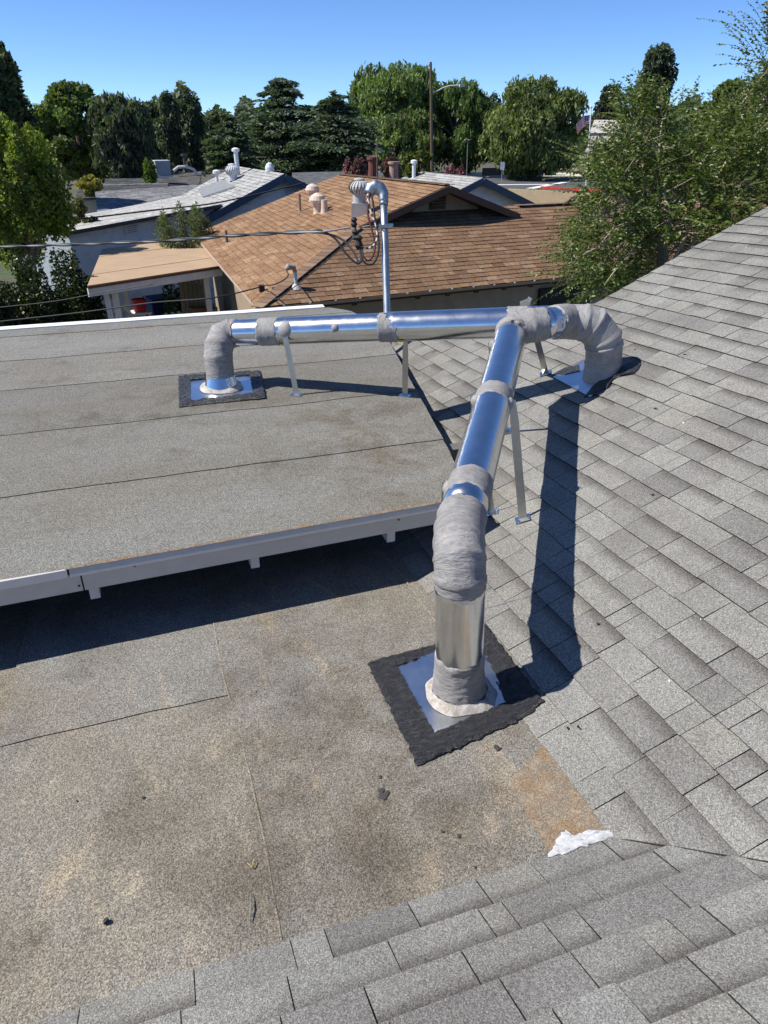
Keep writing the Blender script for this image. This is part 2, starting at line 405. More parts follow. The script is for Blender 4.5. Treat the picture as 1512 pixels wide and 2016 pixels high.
tabsR = lay_courses(Vector((0, 0, 0)), aR, sR, nR, (-4.6, 6.4), (0.0, 5.3), E_, (.145, .30), clipsR, GREYS, (0, 0, .55, .8, 1.0), rng)
# slope we stand on: rises towards the viewer
aN = Vector((1, 0, 0)); sN = Vector((0, -1, -GN)).normalized(); nN = Vector((0, -GN, 1)).normalized(); cosN = -sN.y
deckN = MB()
def Np(x, y, dz=0): return Vector((x, y, zN(x, y) + dz))
deckN.hexa([Np(x, y, -.06) for x, y in [(-4.5, 0.01), (-4.5, -1.5), (1.45, -1.5), (0.0, .01)]], [Np(x, y, -.004) for x, y in [(-4.5, .01), (-4.5, -1.5), (1.45, -1.5), (0.0, .01)]], (.022, .021, .02))
slopeN = deckN.build('near_shingle_slope', M['attr'], house); slopeN['label'] = 'near grey shingle slope along the bottom of the picture'
clN = [(1, -cosN / 1.03, -.003)]               # X < -Y/1.03  (Y = -v cosN)
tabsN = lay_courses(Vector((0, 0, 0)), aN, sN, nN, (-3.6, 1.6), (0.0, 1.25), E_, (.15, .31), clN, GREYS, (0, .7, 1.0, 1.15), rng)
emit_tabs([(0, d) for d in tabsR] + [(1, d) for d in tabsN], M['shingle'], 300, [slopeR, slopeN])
# thin dark strip laid in the valley, drawing its crack line by colour
vb = MB()
for k in range(9):
    x0 = .01 + k * .17; x1 = x0 + .17 - .003
    o0, o1 = .006 + rng.uniform(-.003, .004), .006 + rng.uniform(-.003, .004)
    q = [(x0, -1.03 * x0 - o0), (x1, -1.03 * x1 - o1), (x1 + .003, -1.03 * x1 + .0015), (x0, -1.03 * x0 + .0015)]
    vb.add([Vector((x, y, max(zN(x, y), zR(x, y)) + .0085 - .002 * (i > 1))) for i, (x, y) in enumerate(q)] + [Vector((x, y, max(zN(x, y), zR(x, y)) - .001)) for x, y in q],
           [(0, 1, 2, 3), (0, 4, 5, 1), (1, 5, 6, 2), (2, 6, 7, 3), (3, 7, 4, 0)], (.035, .034, .033))
vb.build('valley_crack_line', M['attr'], house)
# rake edge of the slope against the trees
rk = MB(); rk.beam(Rp(2.38, 3.92, -.05), Rp(5.6, 3.92, -.05), .02, .085, c=(.25, .25, .24)); rk.build('rake_board', M['attr'], house)

# --- roll roofing
def sheet(name, xs, ys, zf, mat, colr, parent, th=.0038, wob=.006, amp=.006, seed=0, raise_edge=None, xmax=None, nx=40, ny=10, ragged=.004):
    """one sheet of roll roofing over xs x ys, slightly wavy, with a visible edge"""
    V, Fc, C = [], [], []
    for j in range(ny + 1):
        for i in range(nx + 1):
            fy = j / ny; fx = i / nx
            y = ys[0] + (ys[1] - ys[0]) * fy
            xr = xs[1] if xmax is None else min(xs[1], xmax(y))
            x = xs[0] + (xr - xs[0]) * fx
            if j in (0, ny): y += ragged * noise.noise(Vector((x * 5, seed * 7.3 + j, 0))) * 2
            if i in (0, nx): x += ragged * noise.noise(Vector((y * 5, seed * 3.1 + i, 5))) * 2
            lift = raise_edge(fx, fy) if raise_edge else 0
            z = zf(x, y) + amp * noise.noise(Vector((x * 1.7, y * 1.7, seed))) + .35 * amp * noise.noise(Vector((x * 6, y * 6, seed))) + lift
            V.append((x, y, z)); C.append(colr)
    w = nx + 1
    Fc = [(j * w + i, j * w + i + 1, (j + 1) * w + i + 1, (j + 1) * w + i) for j in range(ny) for i in range(nx)]
    rim = [i for i in range(w)] + [(j + 1) * w - 1 for j in range(1, ny + 1)] + [ny * w + i for i in range(nx - 1, -1, -1)] + [j * w for j in range(ny - 1, 0, -1)]
    k = len(V); dark = tuple(x * .42 for x in colr)
    for r in rim: V.append(V[r]); C.append(dark)
    for r in rim: V.append((V[r][0], V[r][1], V[r][2] - th)); C.append(dark)
    n = len(rim)
    Fc += [(k + i, k + n + i, k + n + (i + 1) % n, k + (i + 1) % n) for i in range(n)]
    return mesh(name, V, Fc, mat, parent, True, C)
lowdeck = MB(); lowdeck.hexa([(x, y, zL(x, y) - .12) for x, y in [(-4.5, -.3), (.05, -.3), (.05, 3.4), (-4.5, 3.4)]], [(x, y, zL(x, y) - .012) for x, y in [(-4.5, -.3), (.05, -.3), (.05, 3.4), (-4.5, 3.4)]], (.03, .03, .03))
low = lowdeck.build('low_roof', M['attr'], house); low['label'] = 'stained tan and grey low roof of rolled sheets'
TAN = (.222, .213, .188); GRY = (.212, .208, .194)
up_e = lambda fx, fy: .004 * max(0, 1 - fx * 12)
sheet('roofing_sheet', (-4.4, -1.985), (-.05, 3.3), zL, M['low_membrane'], (.215, .203, .176), low, seed=4, ny=40)
sheet('roofing_sheet', (-2.02, -1.10), (-.05, 1.30), zL, M['low_membrane'], TAN, low, seed=4, raise_edge=lambda fx, fy: .005, ny=24, nx=24)
def ylim(fx): return 0
sheet('roofing_sheet', (-2.03, -1.09), (1.17, 3.3), zL, M['low_membrane'], GRY, low, seed=4, raise_edge=lambda fx, fy: .010 + .0, ny=34, nx=24, ragged=.006)
sheet('roofing_sheet', (-1.125, .035), (-.05, 3.3), zL, M['low_membrane'], (.212, .204, .184), low, seed=4, raise_edge=lambda fx, fy: .0075 + .004 * max(0, 1 - fx * 14), ny=44, nx=34)
def seam(pts, w, zf, c, seed, h=.0022):
    V, Fc = [], []
    for k, (x, y) in enumerate(pts):
        jx = .006 * noise.noise(Vector((y * 4, x * 4, seed))); ww = w * (.6 + .8 * abs(noise.noise(Vector((y * 11, x * 11, seed + 2)))))
        d = Vector((pts[min(k + 1, len(pts) - 1)][0] - pts[max(k - 1, 0)][0], pts[min(k + 1, len(pts) - 1)][1] - pts[max(k - 1, 0)][1], 0)).normalized(); p2 = Vector((-d.y, d.x, 0))
        for s_, hh in ((-1, 0), (0, h), (1, 0)): q = Vector((x, y, 0)) + p2 * (s_ * ww + jx); V.append((q.x, q.y, zf(q.x, q.y) + .0125 + hh))
    n = len(pts); Fc = [(3 * k + a, 3 * k + a + 1, 3 * k + a + 4, 3 * k + a + 3) for k in range(n - 1) for a in (0, 1)]
    return mesh('seam_bead', V, Fc, M['low_membrane'], low, True, [c] * len(V))
seam([(-1.118 + .01 * math.sin(y * 3), y) for y in np.linspace(-.02, 2.6, 90)], .0045, zL, (.27, .25, .21), 4, .0008)
seam([(-.075 + .008 * math.sin(y * 5), y) for y in np.linspace(1.2, 2.1, 40)], .005, zL, (.29, .26, .21), 6, .0008)
# rusty flashing strip at the inner corner
rs = MB()
rq = [pgrad(1003, 1546, 0, GY), pgrad(1082, 1688, 0, GY), pgrad(1197, 1646, 0, GY), pgrad(1068, 1470, 0, GY)]
NN = 14
rv, rc = [], []
for j in range(NN + 1):
    for i in range(7):
        p = (rq[0].lerp(rq[1], j / NN)).lerp(rq[3].lerp(rq[2], j / NN), i / 6)
        rv.append(p + Vector((0, 0, .0125 + .002 * noise.noise(p * 9)))); rc.append((.33, .27, .20))
rf = [(j * 7 + i, (j + 1) * 7 + i, (j + 1) * 7 + i + 1, j * 7 + i + 1) for j in range(NN) for i in range(6)]
def mat_rust():
    m, t, b = newmat('rusty_strip'); v = coords(t)
    c = mixc(t, ramp(t, tnoise(t, v, 9, 6, .7), [(.42, 0), (.62, 1)]), (.205, .172, .13), (.225, .148, .082))
    c = mixc(t, ramp(t, tnoise(t, coords(t, loc=(3, 3, 0)), 14, 6, .7), [(.5, 0), (.68, .8)]), c, (.32, .255, .18))
    c = mixc(t, 1, c, granules(t, v, 210, 85, .5, 1.6), 'MULTIPLY')
    t.links.new(c, b.inputs['Base Color']); inp(b, Roughness=.9); bump(t, b, tnoise(t, v, 150, 3), .5, .003); return m
M['rust'] = mat_rust()
strip = mesh('flashing_strip', rv, rf, M['rust'], low, True); strip['label'] = 'rusty orange metal strip at the inner roof corner'
def blob(name, pts, zf, h, mat, parent, seed=0, rag=.10, colr=(1, 1, 1), sub=6, dome=True):
    """irregular patch smeared on a surface: outline pts (x, y) roughened, domed to height h"""
    P = [Vector((p[0], p[1], 0)) for p in pts]; out = []
    n = len(P); cx = sum((p for p in P), Vector()) / n
    size = max((p - cx).length for p in P)
    for i in range(n):
        for k in range(sub):
            q = P[i].lerp(P[(i + 1) % n], k / sub)
            d = (q - cx).normalized()
            q = q + d * size * rag * (noise.noise(Vector((q.x * 55, q.y * 55, seed))) + .6 * noise.noise(Vector((q.x * 140, q.y * 140, seed))))
            out.append(q)
    V, Fc, C = [], [], []; m = len(out)
    for r, hh in ((1.0, -.002), (.96, .55), (.8, .9), (.45, 1.0)):
        for q in out:
            p = cx + (q - cx) * r
            V.append((p.x, p.y, zf(p.x, p.y) + (hh * h * (1 + .45 * noise.noise(Vector((p.x * 40, p.y * 40, seed + 3)))) if hh > 0 else -.002))); C.append(colr)
    V.append((cx.x, cx.y, zf(cx.x, cx.y) + h)); C.append(colr)
    Fc = [(r * m + i, r * m + (i + 1) % m, (r + 1) * m + (i + 1) % m, (r + 1) * m + i) for r in range(3) for i in range(m)]
    Fc += [(3 * m + i, 3 * m + (i + 1) % m, 4 * m) for i in range(m)]
    return mesh(name, V, Fc, mat, parent, True, C)
def z_all(x, y):
    z = zL(x, y) + .012
    if x > 0 and y > -1.03 * x: z = max(z, zR(x, y) + .009)
    if y < 0 and y < -1.03 * x: z = max(z, zN(x, y) + .009)
    return z
def mat_sealant():
    m, t, b = newmat('brushed_sealant'); v = coords(t)
    n = tnoise(t, coords(t, (1, 2.2, 1), rot=(0, 0, .4)), 38, 6, .75, .5)
    c = ramp(t, n, [(.34, (.16, .15, .135)), (.42, (.40, .40, .40)), (.6, (.60, .61, .62))])
    t.links.new(c, b.inputs['Base Color']); inp(b, Roughness=.7); bump(t, b, n, .35, .004); return m
M['sealant'] = mat_sealant()
wp = [pgrad(x, y, 0, GY) for x, y in [(1078, 1692), (1088, 1672), (1100, 1648), (1112, 1637), (1122, 1652), (1150, 1640), (1178, 1638), (1198, 1640), (1206, 1652), (1180, 1662), (1140, 1676), (1105, 1688)]]
sp = blob('sealant_patch', [(p.x, p.y) for p in wp], lambda x, y: z_all(x, y) + .002, .0015, M['sealant'], low, 3, .10); sp['label'] = 'white sealant smeared over the inner roof corner'
M['stain'] = mat_plain('tar_stain', (.055, .05, .046), .9)
for k, (x, y, r) in enumerate([(757, 1570, .020), (752, 1560, .012), (748, 1533, .010), (979, 1475, .016), (902, 1648, .009), (870, 1640, .006), (935, 1710, .006), (282, 1574, .006), (152, 1580, .004), (505, 1365, .005)]):
    p = pgrad(x, y, 0, GY); pts = [(p.x + r * math.cos(a) * rng.uniform(.5, 1.2), p.y + r * math.sin(a) * rng.uniform(.5, 1.2)) for a in [i * math.pi / 4 for i in range(8)]]
    blob('tar_spot', pts, lambda x, y: zL(x, y) + .0112, .0003, M['stain'], low, k, .6, sub=5)
for k, (x, y, r) in enumerate([(1140, 1434, .012), (1118, 1436, .009), (1178, 1230, .011), (1290, 806, .012), (1348, 700, .012), (1285, 976, .010), (1490, 708, .010), (1250, 690, .01), (1310, 1420, .008)]):
    p = pgrad(x, y, GR, GY); pts = [(p.x + r * .6 * math.cos(a) * rng.uniform(.5, 1.2), p.y + r * 1.4 * math.sin(a) * rng.uniform(.5, 1.2)) for a in [i * math.pi / 4 for i in range(8)]]
    blob('tar_spot', pts, lambda x, y: zR(x, y) + .006, .002, M['tar'], slopeR, k, .25, sub=3)

for k, (x, y, r) in enumerate([(1345, 834, .008), (1317, 1343, .007), (1379, 1222, .004), (1469, 488, .006)]):
    p = pgrad(x, y, GR, GY); pts = [(p.x + r * .6 * math.cos(a) * rng.uniform(.5, 1.2), p.y + r * math.sin(a) * rng.uniform(.5, 1.2)) for a in [i * math.pi / 3 for i in range(6)]]
    blob('paint_speck', pts, lambda x, y: zR(x, y) + .007, .001, M['white'], slopeR, k, .2, sub=2)

# --- upper flat roof
edge_pts = [pgrad(x, y, 0, UG, UZ) for x, y in [(935, 978), (895, 905), (832, 792), (770, 680), (738, 642), (712, 622), (690, 612), (645, 605)]]
ey = [p.y for p in edge_pts]; ex = [p.x for p in edge_pts]
def xmaxU(y): return float(np.interp(y, ey, ex))
def fy_(x): return 1.82 + (x + 2.022) * (1.909 - 1.82) / 2.391      # front edge line
updeck = MB()
out2 = [(-4.5, fy_(-4.5) + .012), (ex[0], fy_(ex[0]) + .012)] + [(x - .004, y) for x, y in zip(ex[1:], ey[1:])] + [(-4.5, 6.40)]
updeck.hexa([(x, y, zU(x, y) - .045) for x, y in out2], [(x, y, zU(x, y) - .008) for x, y in out2], (.035, .03, .027))
up = updeck.build('upper_roof', M['attr'], house); up['label'] = 'grey flat roof of rolled sheets behind the white fascia'
seams = [1.80, 2.745, 3.67, 4.60, 5.40, 6.19, 6.425]
tonesU = [(.190, .186, .168), (.182, .177, .159), (.166, .160, .143), (.194, .189, .172), (.204, .200, .184), (.185, .183, .170)]
for k in range(6):
    y0 = seams[k] - (.05 if k else 0); y1 = seams[k + 1]
    zf = (lambda x, y: zU(x, y))
    if k == 0:
        # the front sheet follows the fascia line
        V = sheet('roofing_sheet', (-4.4, 9), (y0, y1), zU, M['up_membrane'], tonesU[k], up, seed=20, xmax=xmaxU, nx=70, ny=10, amp=.006)
        for v in V.data.vertices:
            t_ = (v.co.y - y0) / (y1 - y0)
            if t_ < 1: v.co.y = fy_(v.co.x) + (y1 - fy_(v.co.x)) * t_
    else:
        sheet('roofing_sheet', (-4.4, 9), (y0, y1), zU, M['up_membrane'], tonesU[k], up, seed=20, xmax=xmaxU, nx=70, ny=10, amp=.007,
              raise_edge=lambda fx, fy: .0040 * (1 - fy) + .001)
# membrane rolled down over the far right corner
# front: drip edge, fascia boards, rafter tails
def fpt(x, dz=0, dy=0): return Vector((x, fy_(x) + dy, zU(x, fy_(x)) + dz))
de = MB()
for x0, x1 in ((-4.5, -1.742), (-1.733, ex[0] + .01)):
    a0, a1 = x0, x1
    de.add([fpt(a0, -.002, .03), fpt(a1, -.002, .03), fpt(a1, .001, -.005), fpt(a0, .001, -.005), fpt(a0, -.036, -.016), fpt(a1, -.036, -.016), fpt(a1, -.038, -.003), fpt(a0, -.038, -.003)],
           [(0, 3, 2, 1), (3, 4, 5, 2), (4, 7, 6, 5)], (.6, .62, .64))
de.build('drip_edge', M['fascia'], up)
xj = pplane(163, 1150, fpt(-1.7), Vector((-.0372, 1, 0))).x
for x0, x1, tl in ((-4.5, xj - .004, 0), (xj + .004, ex[0] - .005, .0)):
    fb = MB(); fb.hexa([fpt(x0, -.128, .0), fpt(x1, -.128, .0), fpt(x1, -.128, .02), fpt(x0, -.128, .02)], [fpt(x0, -.030, .0), fpt(x1, -.030, .0), fpt(x1, -.030, .02), fpt(x0, -.030, .02)], (1, 1, 1))
    fb.build('fascia_board', M['fascia'], up)
nb = MB()
for x, y in [(156, 1153), (265, 1114), (785, 1023)]:
    p = pplane(x, y, fpt(-1.0), Vector((-.0372, 1, 0))); nb.tube([p + Vector((0, .004, 0)), p + Vector((0, -.004, 0))], .005, 8)
nb.build('nail_head', M['black'], up)
for x, y in [(183, 1160), (503, 1105), (773, 1062)]:
    p = pplane(x, y, fpt(-1.0), Vector((-.0372, 1, 0)))
    rt = MB(); rt.beam((p.x, fy_(p.x) + .024, zU(0, 2) - .155), (p.x - .02, fy_(p.x) + .9, zU(0, 2.8) - .155), .045, .10, c=(.55, .55, .55)); rt.build('rafter_tail', M['attr'], up)
# dusty tan granule line along the front lip
dv, df2 = [], []; nn = 120
for k in range(nn + 1):
    x = -1.75 + k * (2.0 / nn); w = max(.001, .010 + .012 * noise.noise(Vector((x * 9, 3, 0))) + .006 * noise.noise(Vector((x * 40, 3, 0))))
    dv += [fpt(x, .004, -.006), fpt(x, .0095, -.002 + w)]
df2 = [(2 * k, 2 * k + 2, 2 * k + 3, 2 * k + 1) for k in range(nn)]
mesh('dirt_line', dv, df2, M['rust'], up)
# wall under the roof, dark gap
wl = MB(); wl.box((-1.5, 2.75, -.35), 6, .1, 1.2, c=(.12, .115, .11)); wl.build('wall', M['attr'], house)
# white metal drip edge along the far side
fe = MB()
pts = [(-4.6, 6.43)] + [(x, 6.43 + .006 * math.sin(x * 5)) for x in np.linspace(-4, .60, 12)] + [(.66, 6.43)]
for (x0, y0), (x1, y1) in zip(pts[:-1], pts[1:]):
    fe.hexa([(x0, y0 - .02, zU(x0, y0) - .06), (x1, y1 - .02, zU(x1, y1) - .06), (x1, y1 + .07, zU(x1, y1) - .06), (x0, y0 + .07, zU(x0, y0) - .06)],
            [(x0, y0 - .02, zU(x0, y0) + .012), (x1, y1 - .02, zU(x1, y1) + .012), (x1, y1 + .07, zU(x1, y1) + .022), (x0, y0 + .07, zU(x0, y0) + .022)])
fe.build('far_drip_edge', M['white'], up)
# outer walls of the house below the roofs
ow = MB(); ow.box((-1.9, 6.2, (GROUND - .3) / 2 + .12), 5.2, .15, -GROUND - .1, c=(.35, .30, .24)); ow.box((4.0, 3.6, GROUND / 2 + .2), 3.2, .15, -GROUND + .2, c=(.35, .30, .24))
ow.build('outer_wall', M['attr'], house)
# ------------------------------------------------------------------ the vent duct
duct = empty('vent_duct', (-.18, .84, zL(0, .84)), 'galvanised vent duct with taped grey elbows crossing the roof on metal straps', 'vent duct')
def loft(name, path, radii, mat, parent, seg=40, sub=8, disp=0.0, dscale=(14, 5), seed=0, ridge=0.0, ragged=0.0, cap0=True, cap1=True, ends=None, smooth=True):
    """mitred round duct through the path; disp = lumpy mastic, ridge = raised gore joints, ends = radius the ends close down to"""
    P = [Vector(p) for p in path]; n = len(P); R_ = radii if isinstance(radii, (list, tuple)) else [radii] * n
    D = [(P[i + 1] - P[i]).normalized() for i in range(n - 1)]
    a = D[0].orthogonal().normalized(); frames = []
    for i in range(n - 1):
        if i: a = D[i - 1].rotation_difference(D[i]) @ a
        a = (a - D[i] * a.dot(D[i])).normalized(); frames.append((a.copy(), D[i].cross(a)))
    rings = []
    for i in range(n):
        k = min(i, n - 2) if i == 0 else i - 1
        d = D[k]; aa, bb = frames[k]
        nn = d if i in (0, n - 1) else (D[i - 1] + D[i]).normalized()
        ring = []
        for j in range(seg):
            t = 2 * math.pi * j / seg; o = (aa * math.cos(t) + bb * math.sin(t)) * R_[i]
            ring.append(P[i] + o - d * (o.dot(nn) / d.dot(nn)))
        rings.append(ring)
    V, S, UVs = [], [], []; run_len = 0.0
    for i in range(n - 1):
        L = (P[i + 1] - P[i]).length
        for k in range(sub + (1 if i == n - 2 else 0)):
            f = k / sub; cpt = P[i].lerp(P[i + 1], f); e = 0
            if ridge and ((i > 0 and f * L < .012) or (i < n - 2 and (1 - f) * L < .012)): e = ridge
            for j in range(seg):
                v = rings[i][j].lerp(rings[i + 1][j], f)
                rad = v - cpt; rad = rad - D[i] * rad.dot(D[i])
                if rad.length < 1e-6: rad = Vector((0, 0, 1))
                rad.normalize(); off = e
                if disp:
                    q = Vector((rad.x * 1.3 + cpt.x * 4, rad.y * 1.3 + cpt.y * 4, rad.z * 1.3 + cpt.z * 4))
                    along = (f + i) * L
                    off += disp * (.55 * noise.noise(q * 1.6 + Vector((seed, 0, 0))) + .6 * noise.noise(Vector((along * 60 + noise.noise(q * 2) * 3, seed, math.atan2(rad.y, rad.x) * .8))) + .5 * noise.noise(q * 6))
                w = v + rad * off
                if ragged:
                    if i == 0 and k == 0: w = w + D[0] * ragged * noise.noise(Vector((j * .45, seed, 1)))
                    if i == n - 2 and k == sub: w = w + D[-1] * ragged * noise.noise(Vector((j * .45, seed, 9)))
                V.append(w); UVs.append((rad.x, rad.y, 0) if False else (math.cos(2 * math.pi * j / seg), math.sin(2 * math.pi * j / seg), run_len + f * L + seed))
        run_len += L
    m = len(V) // seg
    Fc = [(i * seg + k, i * seg + (k + 1) % seg, (i + 1) * seg + (k + 1) % seg, (i + 1) * seg + k) for i in range(m - 1) for k in range(seg)]
    if ends is not None:                       # close the rim of a wrap down onto the pipe
        for idx, c0, d0, sg in ((0, P[0], D[0], -1), (m - 1, P[-1], D[-1], 1)):
            base = len(V)
            for j in range(seg):
                v = V[idx * seg + j]; r = v - c0; r = r - d0 * r.dot(d0); V.append(v - r * (1 - ends / r.length) + d0 * sg * .004); UVs.append(UVs[idx * seg + j])
            Fc += [(idx * seg + j, idx * seg + (j + 1) % seg, base + (j + 1) % seg, base + j) if sg > 0 else (idx * seg + (j + 1) % seg, idx * seg + j, base + j, base + (j + 1) % seg) for j in range(seg)]
    else:
        if cap0: Fc.append(tuple(range(seg - 1, -1, -1)))
        if cap1: Fc.append(tuple((m - 1) * seg + k for k in range(seg)))
    return mesh(name, V, Fc, mat, parent, smooth, None, UVs)
def arc(p0, d0, p1, d1, steps):
    """cubic path leaving p0 along d0 and arriving at p1 along d1, cut into straight gores"""
    p0, p1 = Vector(p0), Vector(p1); L = (p1 - p0).length * .39
    out = []
    for i in range(steps + 1):
        t = i / steps; a, b = p0 + Vector(d0).normalized() * L, p1 - Vector(d1).normalized() * L
        out.append(p0 * (1 - t) ** 3 + a * 3 * t * (1 - t) ** 2 + b * 3 * t * t * (1 - t) + p1 * t ** 3)
    return out
RAD = .099
# front riser and long pipe
base = Vector((-.180, .838, zL(0, .838)))
r_dir = (Vector((-.208, .845, .62)) - base).normalized()
def rz(z): return base + r_dir * ((z - base.z) / r_dir.z)
A = px(911, 1012, 3.03); B = px(1008, 655, 4.55); pd = (B - A).normalized()
loft('riser_pipe', [rz(-.02), rz(.57)], RAD, M['metal'], duct)
loft('mastic_wrap', [rz(-.03), rz(.03), rz(.10), rz(.185)], [RAD * 1.22, RAD * 1.12, RAD * 1.07, RAD * 1.05], M['mastic'], duct, disp=.006, seed=2, ragged=.03, ends=RAD, sub=10)
front_elbow = [rz(.525)] + arc(rz(.565), r_dir, A - pd * .03, pd, 4) + [A + pd * .005]
el = loft('elbow', front_elbow, [RAD * 1.035] * len(front_elbow), M['mastic'], duct, disp=.0032, seed=5, ridge=.0035, ragged=.022, ends=RAD, sub=12)
el.data.materials[0] = M['mastic']
loft('pipe_section', [A + pd * .0, B - pd * .03], RAD, M['metal'], duct, sub=24)
LP = (B - A).length
def along(px_y):                                 # station on the long pipe by its row in the photograph
    best = min(range(400), key=lambda k: abs(screen(A + pd * LP * k / 400)[1] - px_y)); return A + pd * LP * best / 400
for k, (y0, y1) in enumerate(((986, 951), (803, 782))):
    p0, p1 = along(y0), along(y1)
    p0, p1 = (p0, p1) if k == 0 else (p0, p1)
    loft('joint_wrap', [p0, p0.lerp(p1, .5), p1], [RAD * 1.035, RAD * 1.05, RAD * 1.03], M['mastic'], duct, disp=.003, seed=8 + k, ragged=.012, ends=RAD * .99, sub=8)
# run along the back: left riser, long straight run, wye, right riser
RAD2 = .104
def run(x, y): return px(x, y, 1 / (.1859 + (.2078 - .1859) * (x - 480) / 580))
L0 = run(462, 655.5); T0 = run(1115, 632); rd = (T0 - L0).normalized()
lb = pgrad(437, 766, 0, UG, UZ); ltop = px(429, 712, 5.44)
ltop = Vector((lb.x, lb.y, 0)) + Vector((.0, .02, .60)); ld = (ltop - lb).normalized()
loft('riser_pipe', [lb + ld * .0, lb + ld * .2], RAD, M['metal'], duct)
left_elbow = [lb + ld * .075] + arc(lb + ld * .24, ld, L0 - rd * .03, rd, 3) + [L0 + rd * .02]
loft('elbow', left_elbow, [RAD * 1.07] * (len(left_elbow) - 2) + [RAD * 1.06] * 2, M['mastic'], duct, disp=.0055, seed=15, ridge=.003, ragged=.03, ends=RAD, sub=10)
loft('pipe_section', [L0 - rd * .02, run(765, 643.5)], RAD, M['metal'], duct, sub=20)
loft('pipe_section', [run(765, 643.5), run(1100, 632.5)], RAD2, M['metal'], duct, sub=20)
for k, (x0, x1) in enumerate(((514, 551), (750, 787), (1001, 1042))):
    p0, p1 = run(x0, 655.5 - (x0 - 462) * .036), run(x1, 655.5 - (x1 - 462) * .036)
    r = RAD if x0 < 760 else RAD2
    loft('joint_wrap', [p0, p0.lerp(p1, .5), p1], [r * 1.045] * 3, M['mastic'], duct, disp=.004, seed=25 + k, ragged=.02, ends=r * .98, sub=8)
Z_ = Vector((0, 0, 1))
# right riser with big elbow
rb = pgrad(1184, 738, GR, GY); RB = .121
rtop = rb + Vector((-.035, -.03, .30)); rdd = (rtop - rb).normalized()
T1 = run(1098, 632.5)
corner = Vector((rb.x - .02, rb.y - .01, T1.z - .01)); cdir = (corner - T1).normalized(); e0 = corner - cdir * .14; e1 = corner - Z_ * .15
mid = (e0 + e1 + corner * 1.1) / 3.1
right_elbow = [T1, e0 - cdir * .02, e0.lerp(mid, .45) + (corner - mid) * .10, e1.lerp(mid, .45) + (corner - mid) * .10, e1, rb + Vector((0, 0, .09)), rb - Vector((0, 0, .05))]
loft('elbow', right_elbow, [RAD2 * 1.08, RAD2 * 1.14, RB * .98, RB, RB, RB * 1.01, RB * 1.05], M['mastic_smooth'], duct, disp=.0016, seed=31, ridge=.007, ragged=.01, sub=9, ends=RAD2 * .98)
# wye: branch and forty-five degree elbow into the long pipe
S1 = px(1074, 637, 4.58); S2 = run(1118, 631) + Vector((0, 0, -.0)); bd = (S2 - S1).normalized()
back_elbow = [B - pd * .05] + arc(B + pd * .0, pd, S1 - bd * .02, bd, 3)
loft('elbow', back_elbow, RAD * 1.06, M['mastic'], duct, disp=.0035, seed=41, ridge=.004, ragged=.02, ends=RAD, sub=9)
loft('wye_collar', [S1 - bd * .05, S2], RAD * 1.02, M['metal'], duct)
loft('wye_mastic', [S1.lerp(S2, .34), S1.lerp(S2, .55), S2], [RAD * 1.09, RAD * 1.13, RAD * 1.1], M['mastic'], duct, disp=.004, seed=44, ragged=.02, ends=RAD, sub=8)
# paper label with a small barcode on the collar
lab = MB(); lb_ink = MB()
ax = bd; toward = (CAM - S1).normalized(); toward = (toward - ax * toward.dot(ax)).normalized(); upv = ax.cross(toward); upv = upv if upv.z > 0 else -upv
def on_collar(u, ang, h): return S1 + ax * u + (toward * math.cos(ang) + upv * math.sin(ang)) * (RAD * 1.02 + h)
def patch(mb, u0, u1, a0, a1, h, c, k=5):
    V = [on_collar(u, a0 + (a1 - a0) * j / k, h) for j in range(k + 1) for u in (u0, u1)]
    mb.add(V, [(2 * j, 2 * j + 1, 2 * j + 3, 2 * j + 2) for j in range(k)], c)
patch(lab, -.012, .062, -.62, .30, .0015, (.78, .78, .80)); lab.build('paper_label', M['attr'], duct)
for j in range(9): patch(lb_ink, .028, .05, -.42 + j * .035, -.42 + j * .035 + (.012, .02, .009)[j % 3], .0025, (.06, .06, .10), 1)
for j in range(4): patch(lb_ink, .004, .02 - .003 * (j % 2), -.4 + j * .12, -.38 + j * .12, .0025, (.12, .12, .18), 1)
patch(lb_ink, .03, .042, .05, .12, .0025, (.10, .10, .22), 1)
lb_ink.build('label_print', M['attr'], duct)
# yellow tags under the run
for x, y in ((560, 677), (790, 668)):
    p = run(x, 655.5 - (x - 462) * .036); t = (CAM - p).normalized(); t = (t - rd * t.dot(rd)).normalized(); w = rd.cross(t); w = w if w.z > 0 else -w
    yt = MB(); V = []
    for j in range(4):
        a_ = -1.35 + j * .11
        for u in (-.018, .022): V.append(p + rd * u + (t * math.cos(a_) + w * math.sin(a_)) * (RAD2 + .004))
    yt.add(V, [(2 * j, 2 * j + 1, 2 * j + 3, 2 * j + 2) for j in range(3)], (.62, .62, .03)); yt.build('yellow_tag', M['attr'], duct)
# mastic dabs on pipes
def dab(p, nrm, r, seed, h=.010):
    nrm = nrm.normalized(); a_ = nrm.orthogonal().normalized(); b_ = nrm.cross(a_); V = []; k = 14
    for rr, hh in ((1.0, -.006), (.8, .6), (.4, 1.0)):
        for j in range(k):
            t = 2 * math.pi * j / k; q = r * rr * (1 + .35 * noise.noise(Vector((math.cos(t) * 1.5, math.sin(t) * 1.5, seed))))
            V.append(p + (a_ * math.cos(t) + b_ * math.sin(t)) * q - nrm * (q * q * 3.5) + nrm * (h * hh if hh > 0 else hh))
    V.append(p + nrm * h)
    Fc = [(i * k + j, i * k + (j + 1) % k, (i + 1) * k + (j + 1) % k, (i + 1) * k + j) for i in range(2) for j in range(k)] + [(2 * k + j, 2 * k + (j + 1) % k, 3 * k) for j in range(k)]
    mesh('mastic_dab', V, Fc, M['mastic'], duct, True)
